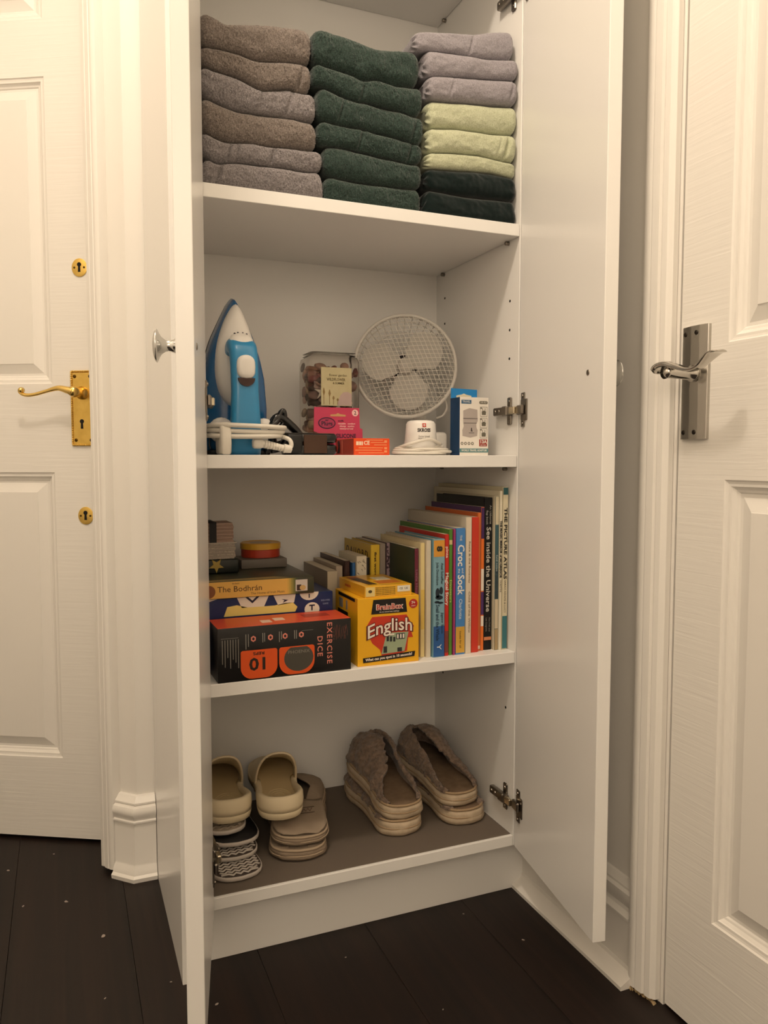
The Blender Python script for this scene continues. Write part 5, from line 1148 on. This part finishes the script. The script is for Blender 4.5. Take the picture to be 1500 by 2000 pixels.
# --- cream clogs
M_clog = mat('clog_cream', '#e8d7b4', 0.55, bump=(120, 0.08)); M_clogi = mat('clog_footbed', '#cdb78c', 0.65); M_rim = mat('clog_rim', '#e2cfae', 0.5)
def clog(label, loc, rz, side, rot=None):
    L, W, bend = 0.235, 0.0450, 0.006*side
    c = thing('clog', label, 'clog', loc, group='cream moulded clogs', rot=(radians(rot or 0), 0, radians(rz)))
    sole_mesh(L, W, bend, [(-0.006, 0.0), (-0.001, 0.003), (0.001, 0.010), (0.001, 0.020), (-0.003, 0.0215)]).build('sole', M_clog, c, smooth=True)
    sole_mesh(L, W, bend, [(-0.004, 0.0212), (-0.005, 0.0235)]).build('footbed', M_clogi, c, auto=40)
    rg = MB()
    for k in range(3): rg.tube([((0.010+0.006*k)*cos(2*pi*i/28), 0.050+(0.012+0.008*k)*sin(2*pi*i/28), 0.0236) for i in range(28)], 0.0008, 5, closed=True)
    rg.build('heel_ring', M_clogi, c, smooth=True)
    # wall round the heel
    rings = []; ts = [0.50, 0.44, 0.38, 0.32, 0.25, 0.19, 0.14, 0.10, 0.07, 0.045, 0.025, 0.012, 0.004, 0.0]
    def pt(t, s_, g):
        i = 0; return Vector((s_*(whalf(t)*W)+ocurve(t, bend), t*L, 0))
    path = [(t, -1) for t in ts]+[(t, 1) for t in reversed(ts[:-1])]
    P = [pt(t, s_, 0) for t, s_ in path]
    for i, (t, s_) in enumerate(path):
        a = P[min(i+1, len(P)-1)]-P[max(i-1, 0)]; nn = Vector((a.y, -a.x, 0)).normalized()*-1
        if nn.dot(Vector((P[i].x, P[i].y-L*0.35, 0))) < 0: nn = -nn
        top = interp([(0.0, 0.044), (0.10, 0.043), (0.25, 0.036), (0.40, 0.028), (0.50, 0.030)], t)
        rings.append([P[i]+nn*o+Vector((0, 0, z)) for o, z in ((0.0006, 0.012), (0.0022, 0.024), (0.0012, top-0.003), (-0.002, top), (-0.007, top-0.001), (-0.009, top-0.004), (-0.010, 0.021))])
    MB().loft(rings).build('heel_wall', M_clog, c, smooth=True)
    # hood over the toes
    rings = []; arch = None
    for t in [0.44, 0.47, 0.52, 0.58, 0.65, 0.72, 0.79, 0.86, 0.92, 0.96, 0.99]:
        w = whalf(t)*W+0.0015; h = interp([(0.44, 0.088), (0.50, 0.073), (0.58, 0.057), (0.70, 0.040), (0.86, 0.027), (0.95, 0.019), (1, 0.012)], t); oc = ocurve(t, bend); lean = 0.0
        o_ = []; i_ = []
        for k in range(19):
            a = pi*k/18; ca, sa = cos(a), sin(a); ex = 0.8
            x = w*(abs(ca)**ex)*(1 if ca >= 0 else -1)*(1+0.11*sa*max(0, min(1, (0.66-t)/0.16))); z = 0.006+h*(sa**0.85)
            yy = t*L-0.030*sa*max(0, (0.60-t)/0.16)+0.012*(1-sa)*max(0, (0.60-t)/0.16)
            o_.append(Vector((x+oc, yy, z))); i_.append(Vector((x*0.955+oc, yy+0.001, 0.0075+h*0.965*(sa**0.85))))
        if arch is None: arch = [(a+b)/2 for a, b in zip(o_, i_)]
        rings.append(o_+list(reversed(i_)))
    hd_ = MB().loft(rings).build('hood', M_clog, c, smooth=True)
    MB().tube(arch, 0.0022, 8).build('hood_rim', M_rim, c, smooth=True)
    return c
# --- flat sandals with zigzag footbeds
def sandal(label, loc, rz, tread, rim, base, tilt=0.0, W=0.0500):
    L = 0.235
    s_ = thing('sandal', label, 'sandal', loc, group='flat sandals stacked by the left door', rot=(radians(tilt), 0, radians(rz)))
    sole_mesh(L, W, 0, [(-0.006, 0.0), (-0.001, 0.003), (0, 0.0075), (-0.0012, 0.0095)]).build('sole', rim, s_, smooth=True)
    sole_mesh(L, W, 0, [(-0.0022, 0.0090), (-0.0030, 0.0106)]).build('footbed', base, s_, smooth=True)
    if tread:
        zg = MB()
        for k in range(13):
            y0 = 0.010+k*0.0090; pts = []
            for i in range(-9, 10):
                x = i*0.0062; y = y0+(0.0042 if i % 2 else -0.0014)
                if y > 0.003 and abs(x) < whalf(y/L)*W-0.005: pts.append((x, y, 0.0107))
            if len(pts) > 1: zg.tube(pts, 0.0021, 5)
        zg.build('zigzag_tread', tread, s_, smooth=True)
    return s_
M_zw = mat('sandal_pale_grey', '#c4bbb2', 0.6); M_zd = mat('sandal_dark_groove', '#40362f', 0.7); M_blk = mat('sandal_black', '#1c1a1b', 0.55); M_sr = mat('sandal_rim_white', '#c9bfb6', 0.5); M_sg = mat('sandal_grey_insole', '#978a7a', 0.7)
B4 = Z4
sandal('grey zigzag sandal at the very bottom of the left stack', (0.2545, 1.2240, B4), 3, M_zw, M_zw, M_zd)
sandal('grey zigzag sandal second from the bottom of the left stack', (0.2545, 1.2660, B4+0.0122), 0, M_zw, M_zw, M_zd)
sandal('black sandal with a white rim in the left stack', (0.2600, 1.2800, B4+0.0300), -1, None, M_sr, M_blk)
sandal('plain grey-brown insole sandal just under the left clog', (0.2475, 1.2960, B4+0.0455), 1, mat('insole_wave', '#a89a88', 0.7), M_sr, M_sg, W=0.0430)
# --- slippers: sole, footbed, soft upper with a long opening
def slipper(name, label, group, loc, rz, L, W, sole_h, hs, mats, seed, fur=0.0022, tilt=0.0, bend=0.0, amp=0.0055, amax=None, roll=0.0, t0=0.06, amax2=None):
    msole, mbed, mup, mpipe = mats; rng = random.Random(seed)
    s_ = thing(name, label, 'slipper', loc, group=group, rot=(radians(tilt), radians(roll), radians(rz)))
    sm_ = sole_mesh(L, W, bend, [(-0.006, 0.0), (-0.0015, 0.0025), (0.0010, sole_h*0.25), (0.0016, sole_h*0.45), (0.0002, sole_h*0.55), (0.0012, sole_h*0.68), (0.0005, sole_h*0.88), (-0.003, sole_h)])
    for v in sm_.v:
        nz = Vector((noise.noise(v*38+Vector((seed, 0, 0))), noise.noise(v*38+Vector((0, seed, 5))), 0))*0.0035
        if v.z > 0.001: v += nz
    sm_.build('sole', msole, s_, smooth=True)
    sole_mesh(L, W, bend, [(-0.003, sole_h-0.001), (-0.005, sole_h+0.0012)]).build('footbed', mbed, s_, smooth=True)
    pp_ = outline(L, W, bend, -0.0018); mbp = MB(); mbp.tube([(x, y, sole_h+0.0012) for x, y in pp_], 0.0024, 7, closed=True)
    mbp.tube([(x, y, sole_h*0.55) for x, y in outline(L, W, bend, 0.0008)], 0.0012, 6, closed=True); mbp.build('piping', mpipe, s_, smooth=True)
    am = amax or [(0.0, 30), (0.12, 36), (0.30, 46), (0.50, 60), (0.68, 78), (0.78, 92), (1, 95)]
    NT, NS = 84, 30
    for sd in (-1, 1):
        rings = []
        if sd == 1 and amax2: am = amax2
        for i in range(NT+1):
            t = t0+(0.995-t0)*i/NT; w = max(0.002, whalf(t)*W-0.001); h = interp(hs, t); A = radians(interp(am, t)+(9*noise.noise((t*16, seed*1.7, sd*3.1))+5*noise.noise((t*45, seed, sd)) if fur else 0)); oc = ocurve(t, bend); th = 0.0065 if fur else 0.0030
            oo, ii = [], []
            for k in range(NS+1):
                a = A*k/NS; ca, sa = cos(a), sin(a)
                x = sd*w*(max(0, ca)**0.75 if ca > 0 else ca); z = sole_h+h*(max(0, sa)**0.9)
                nn = Vector((sd*ca, 0, sa)); p = Vector((x+oc, t*L, z))
                d = amp*noise.noise((p.x*45+seed, p.y*45, p.z*45))+amp*0.5*noise.noise((p.x*110, p.y*110+seed, p.z*110))+rng.uniform(-0.3, 1)*fur
                oo.append(p+nn*d); ii.append(p-nn*min(th, w*0.5)+nn*rng.uniform(-0.5, 0.5)*fur*0.5)
            if fur:   # curl of the fleece over the edge
                oo[-1] = oo[-1]+Vector((-sd*0.0010, 0, 0.0008))
            rings.append(oo+list(reversed(ii)))
        MB().loft(rings).build('upper', mup, s_, smooth=True)
    return s_
M_suede = mat('slipper_suede_beige', '#cdbaa0', 0.85, var=(60, 0.5), col2='#ad997c', bump=(300, 0.3)); M_sbed = mat('slipper_insole_brown', '#7a6550', 0.85, var=(50, 0.6), col2='#5e4c3a')
M_fleece = mat('slipper_fleece', '#9a8472', 0.95, sheen=0.3, var=(140, 0.8), col2='#6b574a', bump=(420, 0.8, 0.002)); M_pip = mat('slipper_piping', '#a88f70', 0.8)
FM = (M_suede, M_sbed, M_fleece, M_pip)
low = [(0, 0.003), (0.12, 0.004), (0.5, 0.011), (0.75, 0.018), (0.9, 0.016), (1, 0.006)]
high = [(0, 0.010), (0.10, 0.014), (0.25, 0.026), (0.45, 0.046), (0.62, 0.060), (0.78, 0.060), (0.90, 0.046), (0.97, 0.028), (1, 0.010)]
wide = [(0, 28), (0.12, 34), (0.22, 48), (0.32, 76), (0.45, 92), (0.60, 100), (0.75, 104), (1, 100)]; narrow = [(0, 28), (0.2, 36), (0.40, 44), (0.60, 52), (0.74, 62), (0.82, 78), (0.88, 92), (1, 92)]
gsl = 'fleece slippers stacked on the cupboard floor'
slipper('slipper', 'beige fleece slipper underneath, nearer the middle of the cupboard floor', gsl, (0.5640, 1.2630, B4), -1.0, 0.252, 0.0495, 0.029, low, FM, 3, amax=[(0, 40), (0.5, 60), (1, 90)])
slipper('slipper', 'fleece slipper lying on top, with a wide open front, nearer the middle', gsl, (0.5650, 1.2635, B4+0.0305), -1.5, 0.246, 0.0490, 0.027, high, FM, 4, tilt=5.6, amax=wide, amax2=narrow)
slipper('slipper', 'beige fleece slipper underneath, next to the right side panel', gsl, (0.6950, 1.2570, B4), 1.0, 0.252, 0.0495, 0.029, low, FM, 5, amax=[(0, 40), (0.5, 60), (1, 90)])
slipper('slipper', 'fleece slipper lying on top, its right flap folded in, by the right side panel', gsl, (0.6900, 1.2720, B4+0.0305), 2.5, 0.240, 0.0490, 0.027, high, FM, 6, tilt=5.6, amax=narrow, amax2=wide)
M_fab = mat('slipper_canvas_grey', '#9c8b78', 0.9, var=(30, 0.4), col2='#857461', bump=(900, 0.3)); M_fabs = mat('slipper_canvas_sole', '#8d7c69', 0.9, bump=(700, 0.3)); M_fp = mat('slipper_canvas_piping', '#b09c84', 0.85)
GM = (M_fabs, M_fab, M_fab, M_fp)
flat = [(0, 0.003), (0.15, 0.004), (0.45, 0.007), (0.70, 0.011), (0.85, 0.010), (1, 0.005)]
flat2 = [(0, 0.006), (0.15, 0.009), (0.40, 0.018), (0.62, 0.031), (0.80, 0.028), (0.93, 0.016), (1, 0.006)]
cl = [(0, 70), (0.3, 80), (0.45, 76), (0.60, 66), (0.70, 84), (0.78, 92), (1, 95)]
ggr = 'grey canvas slippers under the right clog'
slipper('canvas_slipper', 'squashed grey canvas slipper at the bottom under the right clog', ggr, (0.3570, 1.2500, B4), -15, 0.240, 0.0560, 0.018, flat, GM, 7, fur=0.0, amp=0.0014, amax=cl)
g2 = slipper('canvas_slipper', 'grey canvas slipper with a dark printed patch, on top of the other one', ggr, (0.3640, 1.2560, B4+0.0235), -13, 0.240, 0.0570, 0.014, flat2, GM, 8, fur=0.0, amp=0.0016, amax=cl, tilt=2.5)
# crushed heel of the upper canvas slipper with its printed patch
rings = []
for i in range(13):
    t = 0.03+0.40*i/12; w = whalf(t)*0.0545; z = 0.0185+0.013*(i/12)**0.7
    rings.append([(x, t*0.240, z+0.0012*sin(x*160+i*0.5)+dz) for dz in (0, 0.0025) for x in ([(-w+2*w*k/14) for k in range(15)] if dz == 0 else [(w-2*w*k/14) for k in range(15)])])
hl = MB().loft(rings).build('crushed_heel', M_fab, g2, smooth=True)
PM = frame((0.002, 0.058, 0.0305), (1, 0.10, 0), (0, 1, 0.22))
M_ink = mat('patch_ink', '#4f4034', 0.8)
pt_ = MB().box(-0.026, 0.026, -0.001, 0.0, 0, 0.0006, PM).build('patch_line', M_ink, g2); MB().box(-0.026, 0.026, 0.0135, 0.0145, 0, 0.0006, PM).build('patch_line', M_ink, g2)
zz_ = [(-0.022+0.0036*k, 0.003 if k % 2 else 0.0105, 0.0005) for k in range(13)]; MB().tube(zz_, 0.0007, 5, M=PM).build('patch_stitching', mat('patch_ink2', '#6d4f45', 0.8), g2)
clog('left cream clog, half hidden by the left cupboard door', (0.2520, 1.2960, B4+0.0645), -3, -1)
clog('right cream clog, resting on the grey canvas slippers', (0.3370, 1.2720, B4+0.0655), -7, 1, rot=2.0)
# --- paint flecks on the floor boards
M_fleck = mat('paint_fleck', '#a89a90', 0.8); rng = random.Random(21)
for k, (x, y, s_, where) in enumerate(FLECKS):
    n = 7; MB_ = MB().prism([(s_*(1+rng.uniform(-0.3, 0.3))*cos(2*pi*i/n), s_*0.6*(1+rng.uniform(-0.3, 0.3))*sin(2*pi*i/n)) for i in range(n)], 0, 0.0006)
    o = MB_.build('paint_fleck', M_fleck); o.location = (x, y, 0.0); o.rotation_euler.z = rng.uniform(0, 3); tag(o, where, 'paint fleck', 'paint flecks on the dark floor')
